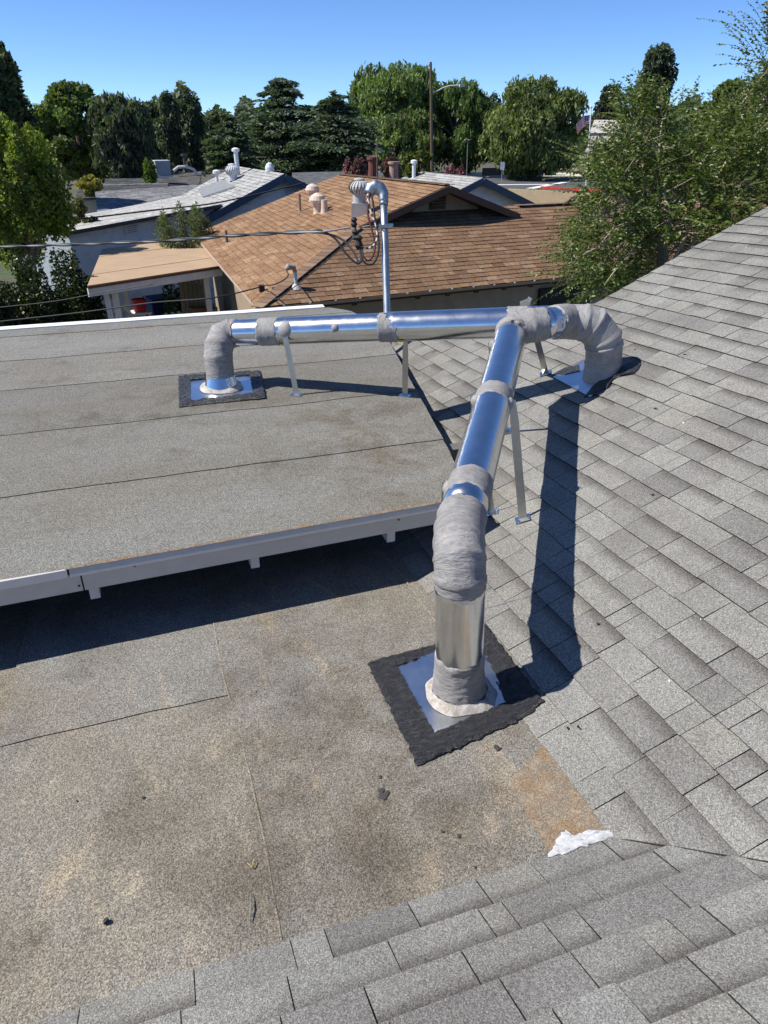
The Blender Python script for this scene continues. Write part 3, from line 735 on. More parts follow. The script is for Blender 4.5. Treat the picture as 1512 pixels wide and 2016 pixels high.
for x, y, r, sd in ((570, 652, .062, 1), (668, 651, .030, 2), (1043, 608, .028, 3)):
    p = run(x, 655.5 - (x - 462) * .036); t = (CAM - p).normalized(); t = (t - rd * t.dot(rd)).normalized()
    w = rd.cross(t); w = w if w.z > 0 else -w
    dr = (t * .95 + w * (.3 if y < 640 else .1)).normalized(); dab(p + dr * (RAD + .002), dr, r, sd, .016)
# metal tab standing on the run
tb = MB(); tp = run(1030, 634) + Vector((0, 0, RAD2)); tb.add([tp + rd * -.03, tp + rd * .03, tp + rd * .045 + Vector((0, 0, .05)), tp + rd * .02 + Vector((0, 0, .065)), tp + rd * .012 + Vector((0, 0, .05)), tp + rd * -.035 + Vector((0, 0, .035))], [(0, 1, 2, 3, 4, 5)]); tb.build('metal_tab', M['metal'], duct)

# straps: flat bars with a bent foot
def strap(top, foot, nrm, width=.04, foot_dir=None, seed=0, hook=None):
    top, foot = Vector(top), Vector(foot); d = (foot - top).normalized()
    view = (CAM - foot).normalized(); fl = nrm.normalized()
    sd = fl.cross(d).normalized(); fl = d.cross(sd).normalized(); mb = MB()
    k = 6
    def quad(p, w, ch=0): return [p - sd * w / 2, p + sd * w / 2]
    pts = [top + (foot - top) * i / k for i in range(k + 1)]
    th = .0028
    for i in range(k):
        w0 = width * (.6 if i == 0 else 1)
        b = [pts[i] - sd * w0 / 2, pts[i] + sd * w0 / 2, pts[i + 1] + sd * width / 2, pts[i + 1] - sd * width / 2]
        mb.hexa([v - fl * th for v in b], b)
    st = mb.build('support_strap', M['strap'], duct)
    ft = MB(); sn = foot_n; a_ = (sd - sn * sd.dot(sn)).normalized(); b_ = sn.cross(a_)
    ft.box(foot + sn * .0045, .085, .06, .003, Matrix((a_, b_, sn)).transposed())
    ft.build('strap_foot', M['metal'], st)
up_n = Vector((0, -UG, 1)).normalized()
foot_n = up_n
f1 = pgrad(584, 778, 0, UG, UZ); p1 = run(569, 652); t1 = (CAM - p1).normalized(); t1 = (t1 - rd * t1.dot(rd)).normalized()
strap(p1 + t1 * (RAD + .006) + Vector((0, 0, .03)), f1, t1, .042)
f2 = pgrad(797, 780, 0, UG, UZ); p2 = run(800, 643); strap(p2 + Vector((0, 0, -RAD2 * .9)) + t1 * .02, f2, t1, .042)
foot_n = nR
f3 = pgrad(1075, 737, GR, GY) + nR * .008; p3 = run(1058, 634); strap(p3 + Vector((0, 0, -RAD2 * .9)), f3, t1, .042)
pn = pd.cross(Vector((0, 0, 1))).normalized()          # to the right of the long pipe
def lp_strap(row, side, foot_px, up_=.02):
    c0 = along(row); f_ = pgrad(*foot_px, GR, GY) + nR * .008
    if foot_px[1] > 1150: f_ = pgrad(*foot_px, 0, GY) + Vector((0, 0, .014))
    strap(c0 + pn * side * (RAD + .007) + Vector((0, 0, up_)), f_, (CAM - c0), .046)
lp_strap(800, 1, (1030, 1024), .045)
lp_strap(800, -1, (968, 1012), .06)
lp_strap(975, -1, (894, 1222), .05)
lp_strap(690, -1, (996, 853), .04)
for row, sgn in ((800, 1), (800, -1), (975, -1), (690, -1)):
    c0 = along(row); nr = (pn * sgn + Vector((0, 0, .3))).normalized(); dab(c0 + nr * (RAD + .006), nr, .03, row + sgn, .012)

# flashings: sheet metal plate, cone, caulk ring and the tar border around it
def flashing(quad, outer, zf, centre, axis, r0, cone_h, seed, caulk=True, ring_r=.17, th=.004, label=None):
    fl = empty('flashing', centre); fl.parent = duct; fl.matrix_parent_inverse = Matrix.Translation(-duct.location)
    mb = MB(); q = [Vector((p.x, p.y, zf(p.x, p.y) + .006)) for p in quad]; nseg = 10; V, Fc = [], []
    for j in range(nseg + 1):
        for i in range(nseg + 1):
            p = q[0].lerp(q[1], i / nseg).lerp(q[3].lerp(q[2], i / nseg), j / nseg)
            V.append(p + Vector((0, 0, .003 * noise.noise(Vector((p.x * 7, p.y * 7, seed)))))); 
    Fc = [(j * (nseg + 1) + i, j * (nseg + 1) + i + 1, (j + 1) * (nseg + 1) + i + 1, (j + 1) * (nseg + 1) + i) for j in range(nseg) for i in range(nseg)]
    pl = mesh('plate', V, Fc, M['plate'], duct, True); pl['label'] = label
    # tar border: frame between the plate and the outer outline, ragged on both sides
    k = 64; V, Fc = [], []; rows = 14
    for s_ in range(4):
        for i in range(k):
            f = i / k; o = Vector(outer[s_]).lerp(Vector(outer[(s_ + 1) % 4]), f); n_ = q[s_].lerp(q[(s_ + 1) % 4], f)
            n_ = n_.lerp(sum(q, Vector()) / 4, .05)
            for r in range(rows):
                g = r / (rows - 1); jit = .012 * (noise.noise(Vector((s_ * 9 + f * 14, r * .2, seed))) + .8 * noise.noise(Vector((s_ * 9 + f * 40, r * .3, seed)))) 
                p = o.lerp(n_, g + jit * (9 if r in (0,) else 5 if r == rows - 1 else 2))
                hh = (0 if r == 0 else .010 + .007 * noise.noise(Vector((p.x * 38, p.y * 38, seed))) + .0055 * noise.noise(Vector((f * 7 + .8 * noise.noise(Vector((f * 20, g * 3, seed))), g * 13, seed + s_))) + .003 * noise.noise(Vector((f * 30, g * 30, seed + s_))))
                V.append((p.x, p.y, zf(p.x, p.y) + hh + (.002 if r == 0 else .004)))
    n = 4 * k
    Fc = [(i * rows + r, ((i + 1) % n) * rows + r, ((i + 1) % n) * rows + r + 1, i * rows + r + 1) for i in range(n) for r in range(rows - 1)]
    tarb = mesh('tar_border', V, Fc, M['tar'], duct, True); 
    bpy.data.objects.remove(fl)
    if cone_h:
        cpath = [centre + axis * .004, centre + axis * cone_h]
        loft('flashing_cone', cpath, [r0 * 1.36, r0 * 1.02], M['metal'], duct, sub=5)
    if caulk:
        V, Fc = [], []; k = 48; prof = ((r0 * 1.18, .030), (r0 * 1.35, .022), (ring_r, .012), (ring_r * 1.06, .003))
        for rr, hh in prof:
            for j in range(k):
                t = 2 * math.pi * j / k; w = rr * (1 + .13 * noise.noise(Vector((math.cos(t) * 2, math.sin(t) * 2, seed + rr * 3))))
                x, y = centre.x + w * math.cos(t), centre.y + w * math.sin(t); V.append((x, y, zf(x, y) + hh * (1 + .3 * noise.noise(Vector((t * 3, rr * 20, seed)))) + .007))
        Fc = [(i * k + j, (i + 1) * k + j, (i + 1) * k + (j + 1) % k, i * k + (j + 1) % k) for i in range(3) for j in range(k)]
        mesh('caulk_ring', V, Fc, M['caulk'], duct, True)
def zF(x, y): return z_all(x, y)
Q = lambda pts: [pgrad(x, y, 0, GY) for x, y in pts]
fq = Q([(776, 1316), (1000, 1252), (1000, 1395), (852, 1457)]); fq = [pgrad(776, 1316, 0, GY), pgrad(942, 1268, 0, GY), pgrad(1001, 1393, 0, GY), pgrad(853, 1457, 0, GY)]
fo = [pgrad(723, 1311, 0, GY), pgrad(952, 1248, 0, GY), pgrad(1068, 1402, 0, GY), pgrad(822, 1512, 0, GY)]
flashing(fq, fo, zF, base, r_dir, RAD, .09, 3, ring_r=.150, label='bright square sheet metal plate at the front riser')
uq = [pgrad(x, y, 0, UG, UZ) for x, y in ((372, 795), (372, 752), (494, 742), (503, 779))]
uo = [pgrad(x, y, 0, UG, UZ) for x, y in ((353, 804), (351, 744), (513, 733), (524, 786))]
flashing(uq, uo, lambda x, y: zU(x, y) + .008, lb, ld, RAD, .12, 7, ring_r=.155, label='small sheet metal plate at the left riser')
# right riser sits on a flashing half buried in tar
rq2 = [pgrad(x, y, GR, GY) for x, y in ((1090, 745), (1163, 785), (1215, 740), (1150, 712))]
V = [p + nR * .014 for p in rq2]; mesh('plate', V, [(0, 1, 2, 3)], M['plate'], duct)
tp_ = [pgrad(x, y, GR, GY) for x, y in ((1148, 786), (1165, 765), (1182, 752), (1205, 738), (1222, 722), (1250, 712), (1262, 720), (1250, 738), (1225, 742), (1205, 752), (1196, 766), (1170, 780))]
blob('tar_smear', [(p.x, p.y) for p in tp_], lambda x, y: zR(x, y) + .012, .012, M['tar'], duct, 5, .04)
tp_ = [pgrad(x, y, GR, GY) for x, y in ((1085, 742), (1110, 728), (1140, 722), (1142, 736), (1115, 742))]
blob('tar_smear', [(p.x, p.y) for p in tp_], lambda x, y: zR(x, y) + .013, .008, M['tar'], duct, 9, .06)
# ------------------------------------------------------------------ ground, street, hills
def mat_ground():
    m, t, b = newmat('dry_ground'); v = coords(t)
    c = mixc(t, ramp(t, tnoise(t, v, .12, 6, .6), [(.42, 0), (.6, 1)]), (.10, .085, .055), (.055, .075, .028))
    c = mixc(t, 1, c, ramp(t, tnoise(t, v, 2.5, 5, .65), [(.3, .7), (.7, 1.25)]), 'MULTIPLY')
    t.links.new(c, b.inputs['Base Color']); inp(b, Roughness=.95); bump(t, b, tnoise(t, v, 3, 5), .5, .05); return m
M['ground'] = mat_ground()
gsz = 9000
g = mesh('ground', [(-gsz, -gsz, GROUND), (gsz, -gsz, GROUND), (gsz, gsz, GROUND), (-gsz, gsz, GROUND)], [(0, 1, 2, 3)], M['ground']); tag(g, kind='structure')
M['asphalt'] = mat_plain('asphalt', (.085, .087, .09), .9, var=.15, vscale=1.2, bmp=.3, bscale=40)
def gz(x, y, dz=0): p = pz(x, y, GROUND); return Vector((p.x, p.y, GROUND + dz))
def flat(name, pts, dz, mat, c=(1, 1, 1), th=.003):
    mb = MB(); mb.prism([gz(x, y, dz) for x, y in pts], (0, 0, 1), th, c); return mb.build(name, mat)
tag(flat('street', [(900, 376), (1300, 380), (1320, 343), (1000, 341), (880, 352)], .004, M['asphalt']), kind='structure')
tag(flat('far_pavement', [(830, 352), (1330, 345), (1330, 338), (830, 343)], .03, M['attr'], (.55, .50, .42), .03), kind='structure')
tag(flat('road_marking', [(1035, 371), (1120, 356), (1128, 357), (1050, 371.6)], .010, M['white']), kind='structure')
tag(flat('stop_line', [(960, 363.4), (1100, 362.2), (1100, 363.4), (960, 364.6)], .010, M['white']), kind='structure')
hv, hf_ = [], []
for k in range(41):
    a = math.radians(-60 + k * 3); D = 2600
    top = 62 + 30 * noise.noise(Vector((k * .35, 2, 0))) + 18 * noise.noise(Vector((k * 1.1, 5, 0)))
    x, y = CAM.x + D * math.sin(a + YAW), CAM.y + D * math.cos(a + YAW); x2, y2 = CAM.x + 1.35 * D * math.sin(a + YAW), CAM.y + 1.35 * D * math.cos(a + YAW)
    hv += [(x, y, GROUND - 5), (x2, y2, GROUND + max(15, top * .75)), (x2 * 1.2, y2 * 1.2, GROUND - 5)]
for k in range(40):
    b_ = 3 * k; hf_ += [(b_, b_ + 3, b_ + 4, b_ + 1), (b_ + 1, b_ + 4, b_ + 5, b_ + 2)]
tag(mesh('hills', hv, hf_, mat_plain('dry_hill', (.20, .165, .125), .95, var=.3, vscale=.01), None, True), kind='structure')

# ------------------------------------------------------------------ brown house next door
brown = empty('brown_house', (5.4, 14.0, GROUND), 'brown shingled house with a front gable behind the duct', 'house')
ZE = -.35; PB = .34
C_ = pz(506, 606, ZE); A_ = pz(382, 461, ZE); D_ = pz(1135, 544, ZE)
dl_ = (A_ - C_).normalized(); hl = Vector((dl_.y, -dl_.x, 0)); df_ = (D_ - C_).normalized(); hf = Vector((-df_.y, df_.x, 0))
nl = Vector((-PB * hl.x, -PB * hl.y, 1)).normalized()
peak = pplane(885, 364, C_, nl); back = pplane(671, 343, C_, nl)
K_ = pplane(703, 448, C_, nl); PF = (K_.z - ZE) / ((K_ - C_).dot(hf))
nf = Vector((-PF * hf.x, -PF * hf.y, 1)).normalized()
def onF(x, y): return pplane(x, y, C_, nf)
def tb_deck(name, poly, n, th=.10, c=(.03, .022, .016)):
    mb = MB(); mb.prism([p - n * .004 for p in poly], n, th, c); return mb.build(name, M['attr'], brown)
rakeR = pplane(1022, 420, peak, hf)
wr0, wr1 = onF(1017, 405), onF(1131, 403); wdir = df_.copy()
w_t = (wr0 - C_).dot(hf)
front_far = C_ + df_ * 15.0
ridge_far = front_far + hf * w_t; ridge_far.z = ZE + PF * w_t
wingL = C_ + df_ * ((wr0 - C_).dot(df_)) + hf * w_t; wingL.z = ridge_far.z
left_poly = [C_, K_, peak, back, A_]
front_poly = [C_, front_far, ridge_far, wingL, K_]
left_deck = tb_deck('left_roof_slope', [C_, K_, peak, back, A_], nl); left_deck['label'] = 'sunlit orange brown roof slope facing left'
front_deck = tb_deck('front_roof_slope', [C_, front_far, ridge_far, wingL, K_ + Vector((0, 0, -.002))], nf); front_deck['label'] = 'brown roof slope facing the viewer with shade painted into its tones'
rb2 = MB(); bk = back + (rakeR - peak); rb2.prism([peak, rakeR, bk, back], (peak - rakeR).cross(back - peak) * (1 if (peak - rakeR).cross(back - peak).z > 0 else -1), .1, (.03, .022, .016)); rb2.build('right_roof_slope', M['attr'], brown)
wb = MB(); wb_far = ridge_far + hf * 3 + Vector((0, 0, -.9)); wbl = wingL + hf * 3 + Vector((0, 0, -.9)); wb.prism([wingL, ridge_far, wb_far, wbl], (0, 0, 1), .08, (.30, .17, .095)); wb.build('back_roof_slope', M['attr'], brown)
rb = random.Random(5)
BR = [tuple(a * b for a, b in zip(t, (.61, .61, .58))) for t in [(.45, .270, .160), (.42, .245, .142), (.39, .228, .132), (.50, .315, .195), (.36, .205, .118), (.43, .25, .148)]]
BR_SHADED = [tuple(a * b for a, b in zip(t, (.55, .555, .54))) for t in [(.40, .245, .150), (.36, .215, .130), (.33, .195, .118), (.46, .30, .19), (.30, .175, .107), (.37, .22, .135), (.34, .205, .13)]]  # front slope's copy of the browns, darkened to paint in its shade
def inside_clips(poly2):
    """half planes of a convex polygon in (u, v)"""
    cx = sum(p[0] for p in poly2) / len(poly2); cy = sum(p[1] for p in poly2) / len(poly2); cl = []
    for i in range(len(poly2)):
        p, q = poly2[i], poly2[(i + 1) % len(poly2)]; a, b = q[1] - p[1], -(q[0] - p[0]); c = a * p[0] + b * p[1]
        if a * cx + b * cy > c: a, b, c = -a, -b, -c
        cl.append((a, b, c))
    return cl
def slope_tabs(P0, a, n, poly, tones, e=.142, wr=(.24, .36), t=.009):
    s = n.cross(a).normalized(); s = s if s.z > 0 else -s
    uv = [((p - P0).dot(a), (p - P0).dot(s)) for p in poly]
    us = [p[0] for p in uv]; vs_ = [p[1] for p in uv]
    return lay_courses(P0, a, s, n, (min(us), max(us)), (min(vs_), max(vs_)), e, wr, inside_clips(uv), tones, (0, 0, .4, .7), rb, t=t, gap=.006, narrow=.1)
sL = nl.cross(dl_).normalized(); sL = sL if sL.z > 0 else -sL
vK = (K_ - C_).dot(sL)
def half(P0, a, s, p, q, inside):
    f = lambda P: ((P - P0).dot(a), (P - P0).dot(s))
    (x0, y0), (x1, y1), (xi, yi) = f(p), f(q), f(inside); A2, B2 = y1 - y0, -(x1 - x0); c2 = A2 * x0 + B2 * y0
    return (A2, B2, c2) if A2 * xi + B2 * yi <= c2 else (-A2, -B2, -c2)
midL = (C_ + A_ + back) / 3
baseL = [half(C_, dl_, sL, A_, back, midL), half(C_, dl_, sL, peak, back, midL), (0, -1, 0)]
hipL, rakeL = half(C_, dl_, sL, C_, K_, midL), half(C_, dl_, sL, K_, peak, midL)
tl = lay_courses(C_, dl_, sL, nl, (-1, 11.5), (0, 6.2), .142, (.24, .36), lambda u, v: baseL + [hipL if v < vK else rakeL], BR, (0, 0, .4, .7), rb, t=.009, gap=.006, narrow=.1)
# the hip skirt under the gable is split into convex pieces
GBL = K_; gp0 = onF(780, 440); 
sF = nf.cross(df_).normalized(); sF = sF if sF.z > 0 else -sF
vKF = (K_ - C_).dot(sF); midF = (C_ + front_far) / 2 + sF * .5
hipF, gabF = half(C_, df_, sF, C_, K_, midF), half(C_, df_, sF, K_ - df_ * .1, wingL, midF)
topF = half(C_, df_, sF, wingL, ridge_far, midF)
tf = lay_courses(C_, df_, sF, nf, (-1, 15), (0, 5.5), .142, (.24, .36), lambda u, v: [(0, -1, 0), topF, (1, 0, 15.0), hipF], BR_SHADED, (0, 0, .4, .7), rb, t=.009, gap=.006, narrow=.1)
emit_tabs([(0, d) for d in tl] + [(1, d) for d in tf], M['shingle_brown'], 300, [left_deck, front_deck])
# hip and ridge caps
hc = MB()
for p, q, n_ in ((C_, K_, 22), (peak, back, 26), (wingL, ridge_far, 24)):
    for k in range(n_):
        a0, a1 = p.lerp(q, k / n_), p.lerp(q, (k + 1) / n_); c = rb.choice(BR_SHADED)
        hc.beam(a0 + Vector((0, 0, .012)), a1 + Vector((0, 0, .006)), .22, .012, c=c)
o = hc.build('ridge_cap', M['attr'], brown); o['kind'] = 'stuff'
# gable: wall, louvre, rake boards
gw = MB(); off = hf * .42
g0, g1 = pplane(742, 449, peak + off, hf), pplane(1012, 419, peak + off, hf)
g0.z -= .25; g1.z -= .25
gw.hexa([g0 + hf * .1, g1 + hf * .1, peak + off + hf * .1 - Vector((0, 0, .10))], [g0, g1, peak + off - Vector((0, 0, .10))], (.36, .275, .19)); gw.build('gable_wall', M['attr'], brown)
lv0 = pplane(862, 397, peak + off - hf * .02, hf)
fr = MB(); fr.box(lv0, .36, .03, .30, Matrix((df_, hf, Vector((0, 0, 1)))).transposed(), (.05, .035, .025)); lvo = fr.build('gable_louvre', M['attr'], brown)
for k in range(5):
    sl = MB(); sl.box(lv0 - hf * .03 + Vector((0, 0, -.12 + k * .06)), .34, .05, .012, Matrix((df_, hf, Vector((0, 0, 1)))).transposed() @ Matrix.Rotation(.6, 3, 'X'), (.20, .13, .08)); sl.build('slat', M['attr'], lvo)
for p, q in ((peak, K_ + (peak - K_) * .0), (peak, rakeR)):
    bd_ = MB(); bd_.beam(p - Vector((0, 0, .075)) - hf * .02, q - Vector((0, 0, .075)) - hf * .02, .04, .13, c=(.075, .045, .03)); bd_.build('rake_board', M['attr'], brown)
sf = MB(); sf.prism([peak + Vector((0, 0, -.11)), rakeR + Vector((0, 0, -.11)), rakeR + off + Vector((0, 0, -.11)), peak + off + Vector((0, 0, -.11))], (0, 0, 1), .01, (.09, .055, .035)); sf.build('soffit', M['attr'], brown)
# walls, rafter tails, eave clips
ww = MB()
wp0, wp1 = C_ + hf * .55 + hl * .5, front_far + hf * .55; w2 = A_ + hl * .5
for p, q in ((wp0, wp1), (wp0, w2)):
    d_ = (q - p).normalized(); n_ = Vector((-d_.y, d_.x, 0))
    ww.hexa([Vector((p.x, p.y, GROUND)), Vector((q.x, q.y, GROUND)), Vector((q.x, q.y, GROUND)) + n_ * .12, Vector((p.x, p.y, GROUND)) + n_ * .12],
            [Vector((p.x, p.y, ZE)), Vector((q.x, q.y, ZE)), Vector((q.x, q.y, ZE)) + n_ * .12, Vector((p.x, p.y, ZE)) + n_ * .12], (.36, .275, .19))
ww.build('wall', M['attr'], brown)
for k in range(17):
    p = C_ + df_ * (.5 + k * .61); t_ = MB(); t_.beam(p + hf * .03 - Vector((0, 0, .085)), p + hf * .6 + Vector((0, 0, PF * .6 - .085)), .09, .10, c=(.05, .035, .025)); t_.build('rafter_tail', M['attr'], brown)
for k in range(14):
    p = C_ + df_ * (.45 + k * .45); t_ = MB(); t_.box(p + Vector((0, 0, -.005)) - hf * .008, .03, .02, .022, Matrix((df_, hf, Vector((0, 0, 1)))).transposed(), (.75, .74, .70)); t_.build('eave_clip', M['attr'], brown)
ed = MB(); ed.beam(C_ - hf * .005 - Vector((0, 0, .03)), front_far - hf * .005 - Vector((0, 0, .03)), .012, .05, c=(.42, .26, .15)); ed.beam(C_ - Vector((0, 0, .03)), A_ - Vector((0, 0, .03)), .02, .05, c=(.50, .38, .28)); ed.build('drip_edge', M['attr'], brown)
wn_ = MB(); wq = pplane(1110, 588, wp0, hf); wn_.box(wq - hf * .02, 1.3, .06, .5, Matrix((df_, hf, Vector((0, 0, 1)))).transposed(), (.012, .012, .013)); wn_.build('window', M['attr'], brown)
# things fixed to the left slope
def onL(x, y): return pplane(x, y, C_, nl)
def lathe(mb, c0, axis, prof, seg=20, c=(1, 1, 1)):
    axis = axis.normalized(); a = axis.orthogonal().normalized(); b = axis.cross(a); V = []
    for h, r in prof:
        for j in range(seg): t = 2 * math.pi * j / seg; V.append(c0 + axis * h + (a * math.cos(t) + b * math.sin(t)) * r)
    n = len(prof)
    mb.add(V, [(i * seg + j, i * seg + (j + 1) % seg, (i + 1) * seg + (j + 1) % seg, (i + 1) * seg + j) for i in range(n - 1) for j in range(seg)] + [tuple(range(seg - 1, -1, -1)), tuple((n - 1) * seg + j for j in range(seg))], c)
Z = Vector((0, 0, 1))
def turbine(parent, p, s, tone=(.62, .62, .60), boxed=True, name='turbine_vent'):
    mb = MB()
    if boxed: mb.box(p + Z * .11 * s, .36 * s, .36 * s, .34 * s, rotz(-.35), (.52, .48, .43)); z0 = .28 * s
    else: z0 = 0.0
    root = (mb if boxed else MB())
    lathe(root, p + Z * z0, Z, [(0, .16 * s), (.18 * s, .155 * s), (.20 * s, .165 * s)], 20, tone)
    r = root.build(name, M['attr'], parent)
    hd = MB(); c0 = p + Z * (z0 + .20 * s); nf_ = 20
    for k in range(nf_):
        t0 = 2 * math.pi * k / nf_; V = []
        for i in range(7):
            f = i / 6; z = f * .30 * s; rr = s * (.155 + .085 * math.sin(math.pi * min(1, f * 1.12)))
            if i == 6: rr = .08 * s
            for dt, dr in ((0, 0), (.26, .018 * s)): V.append(c0 + Z * z + Vector((math.cos(t0 + dt + f * .35), math.sin(t0 + dt + f * .35), 0)) * (rr + dr))
        hd.add(V, [(2 * i, 2 * i + 1, 2 * i + 3, 2 * i + 2) for i in range(6)], tone)
    lathe(hd, c0 + Z * .295 * s, Z, [(0, .13 * s), (.025 * s, .11 * s), (.04 * s, .02 * s)], 20, tone)
    lathe(hd, c0, Z, [(0, .11 * s), (.28 * s, .10 * s)], 12, (.05, .05, .05))
    o = hd.build('turbine_head', M['attr'], r); o['kind'] = 'stuff'
    return r
turbine(brown, onL(708, 424), .86, (.42, .42, .41))
def hooded_vent(parent, p, s, tone=(.62, .50, .40)):
    mb = MB(); lathe(mb, p, Z, [(-.05, .12 * s), (.02, .10 * s), (.24 * s, .10 * s)], 14, tone); lathe(mb, p + Z * .20 * s, Z, [(0, .17 * s), (.06 * s, .19 * s), (.15 * s, .15 * s), (.21 * s, .04 * s)], 16, tone); return mb.build('roof_vent', M['attr'], parent)
hooded_vent(brown, onL(616, 395), .95); hooded_vent(brown, onL(626, 418), 1.0)
mb = MB(); lathe(mb, onL(639, 418), Z, [(-.05, .10), (.08, .075), (.26, .065)], 12, (.60, .48, .38)); mb.build('vent_stack', M['attr'], brown)
mb = MB(); lathe(mb, onL(591, 417), Z, [(-.05, .085), (.04, .03), (.40, .03)], 10, (.22, .17, .13)); mb.build('vent_stack', M['attr'], brown)
mb = MB(); lathe(mb, onL(447, 478), Z, [(-.05, .10), (.02, .035), (.28, .03)], 10, (.12, .11, .10)); mb.build('vent_stack', M['attr'], brown)
# stacks on the far slope
for x, yb, yt, r, tn in ((735, 352, 309, .13, (.16, .05, .03)), (775, 352, 318, .12, (.42, .25, .18))):
    d = 21.0; p0, p1 = pdist(x, yb + 8, d), pdist(x, yt, d); mb = MB(); lathe(mb, p0, Z, [(0, r), (p1.z - p0.z - .06, r), (p1.z - p0.z - .06, r * 1.3), (p1.z - p0.z, r * 1.3)], 16, tn); mb.build('chimney_pipe', M['attr'], brown)
mb = MB(); p0, p1 = pdist(742, 372, 17.5), pdist(743, 268, 17.5); mb.tube([p0, p1], .012, 6, c=(.16, .12, .10)); mb.build('antenna_rod', M['attr'], brown)
# small service mast on the near corner
sm = MB(); p0 = onF(583, 566); lathe(sm, p0, Z, [(-.02, .10), (.05, .05), (.06, .028), (.26, .028)], 12, (.55, .55, .55)); sm.tube([p0 + Z * .25, p0 + Z * .33 - df_ * .03, p0 + Z * .34 - df_ * .12, p0 + Z * .30 - df_ * .16], [.035, .05, .055, .03], 10, c=(.35, .27, .22)); sm.build('service_weatherhead', M['attr'], brown)
kn = MB(); kp = onL(516, 574); kn.box(kp + Z * .05, .09, .09, .12, c=(.02, .02, .02)); kn.box(kp + Z * .02 + df_ * .1, .1, .08, .03, c=(.7, .7, .7)); kn.build('cable_bracket', M['attr'], brown)

# ------------------------------------------------------------------ patio cover left of the brown house
ZP = -.52
pq = [pz(172, 563, ZP), pz(437, 523, ZP), pz(392, 469, ZP + .05), pz(201, 491, ZP + .05)]
patio = empty('patio_cover', ((pq[0].x + pq[1].x) / 2, (pq[0].y + pq[1].y) / 2, GROUND), 'tan flat patio cover on white posts beside the brown house', 'patio cover')
M['tan_roll'] = mat_plain('tan_roll_roofing', (.40, .285, .18), .95, var=.1, vscale=2.5, bmp=.4, bscale=90)
mb = MB(); mb.prism([p + Z * -.01 for p in pq], Z, .05, (.1, .06, .04)); pdk = mb.build('roof_deck', M['attr'], patio)
for k in range(4):
    f0, f1 = k / 4, (k + 1) / 4; a0, a1 = pq[0].lerp(pq[3], f0), pq[1].lerp(pq[2], f0); b0, b1 = pq[0].lerp(pq[3], f1 + .01), pq[1].lerp(pq[2], f1 + .01)
    mb = MB(); z0 = Z * (.006 + .004 * (k % 2))
    for j in range(3):
        e0, e1 = (0, .38, .72, 1)[j], (0, .38, .72, 1)[j + 1]
        mb.prism([a0.lerp(a1, e0) + z0 + Z * .002 * (j % 2), a0.lerp(a1, e1) + z0 + Z * .002 * (j % 2), b0.lerp(b1, e1) + z0 * .6, b0.lerp(b1, e0) + z0 * .6], Z, .004)
    mb.build('roofing_sheet', M['tan_roll'], pdk)
fd = (pq[1] - pq[0]).normalized(); fs = Vector((-fd.y, fd.x, 0))
mb = MB(); mb.beam(pq[0] - fs * .015 - Z * .03, pq[1] - fs * .015 - Z * .03, .02, .05, c=(.13, .06, .04)); mb.build('drip_edge', M['attr'], patio)
mb = MB(); mb.beam(pq[0] + fs * .02 - Z * .13, pq[1] + fs * .02 - Z * .13, .04, .16, c=(.66, .64, .60)); mb.build('fascia_board', M['attr'], patio)
mb = MB(); mb.beam(pq[0] + fd * .02 - Z * .11, pq[3] + fd * .02 - Z * .11, .04, .13, c=(.70, .68, .64)); mb.build('side_board', M['attr'], patio)
for x, y, w in ((217, 566, .10), (232, 566, .13), (299, 553, .10), (419, 534, .12)):
    f = (x - 172) / 265; p = pq[0].lerp(pq[1], f) + fs * (.35 if x != 299 else 1.4); mb = MB(); mb.beam(Vector((p.x, p.y, GROUND)), Vector((p.x, p.y, ZP - .06)), w, w, Vector((0, 1, 0)), c=(.70, .68, .62)); mb.build('post', M['attr'], patio)
mb = MB(); p = pq[0].lerp(pq[1], .20) + fs * .5; mb.beam(p - Z * .3, p + fd * .9 - Z * 1.3, .06, .06, c=(.5, .47, .42)); mb.build('brace', M['attr'], patio)
# things under the patio cover
def wheelie_bin(x, y, D, label, c):
    p = pdist(x, y, D); p.z = GROUND; b = empty('recycling_bin', p, label, 'bin'); mb = MB()
    R3 = rotz(.3)
    mb.hexa([p + R3 @ Vector((a * .24, d * .28, .05)) for a, d in ((-1, -1), (1, -1), (1, 1), (-1, 1))], [p + R3 @ Vector((a * .31, d * .36, 1.0)) for a, d in ((-1, -1), (1, -1), (1, 1), (-1, 1))], c); mb.build('body', M['attr'], b)
    mb = MB(); mb.hexa([p + R3 @ Vector((a * .33, d * .39, 1.0)) for a, d in ((-1, -1), (1, -1), (1, 1), (-1, 1))], [p + R3 @ Vector((a * .28, d * .33, 1.1)) for a, d in ((-1, -1), (1, -1), (1, 1), (-1, 1))], c); mb.build('lid', M['attr'], b)
    for s in (-1, 1):
        mb = MB(); w = p + R3 @ Vector((s * .26, .3, .12)); mb.tube([w - R3 @ Vector((.03, 0, 0)), w + R3 @ Vector((.03, 0, 0))], .12, 14, c=(.02, .02, .02)); mb.build('wheel', M['attr'], b)
wheelie_bin(312, 590, 19.8, 'dark blue wheeled bin under the patio cover', (.012, .025, .11))
mb = MB(); p = pdist(276, 612, 17.6); lathe(mb, p, Z, [(0, .13), (.26, .16), (.27, .165)], 18, (.42, .02, .03)); bu = mb.build('body', M['attr'])
b0 = empty('bucket', p, 'red plastic bucket under the patio cover', 'bucket'); bu.parent = b0; bu.matrix_parent_inverse = Matrix.Translation(-b0.location)
mb = MB(); mb.tube([p + Vector((math.cos(a) * .16, 0, .26 + .14 * math.sin(a))) for a in np.linspace(0, math.pi, 9)], .006, 5, c=(.6, .6, .6)); mb.build('handle', M['attr'], b0)
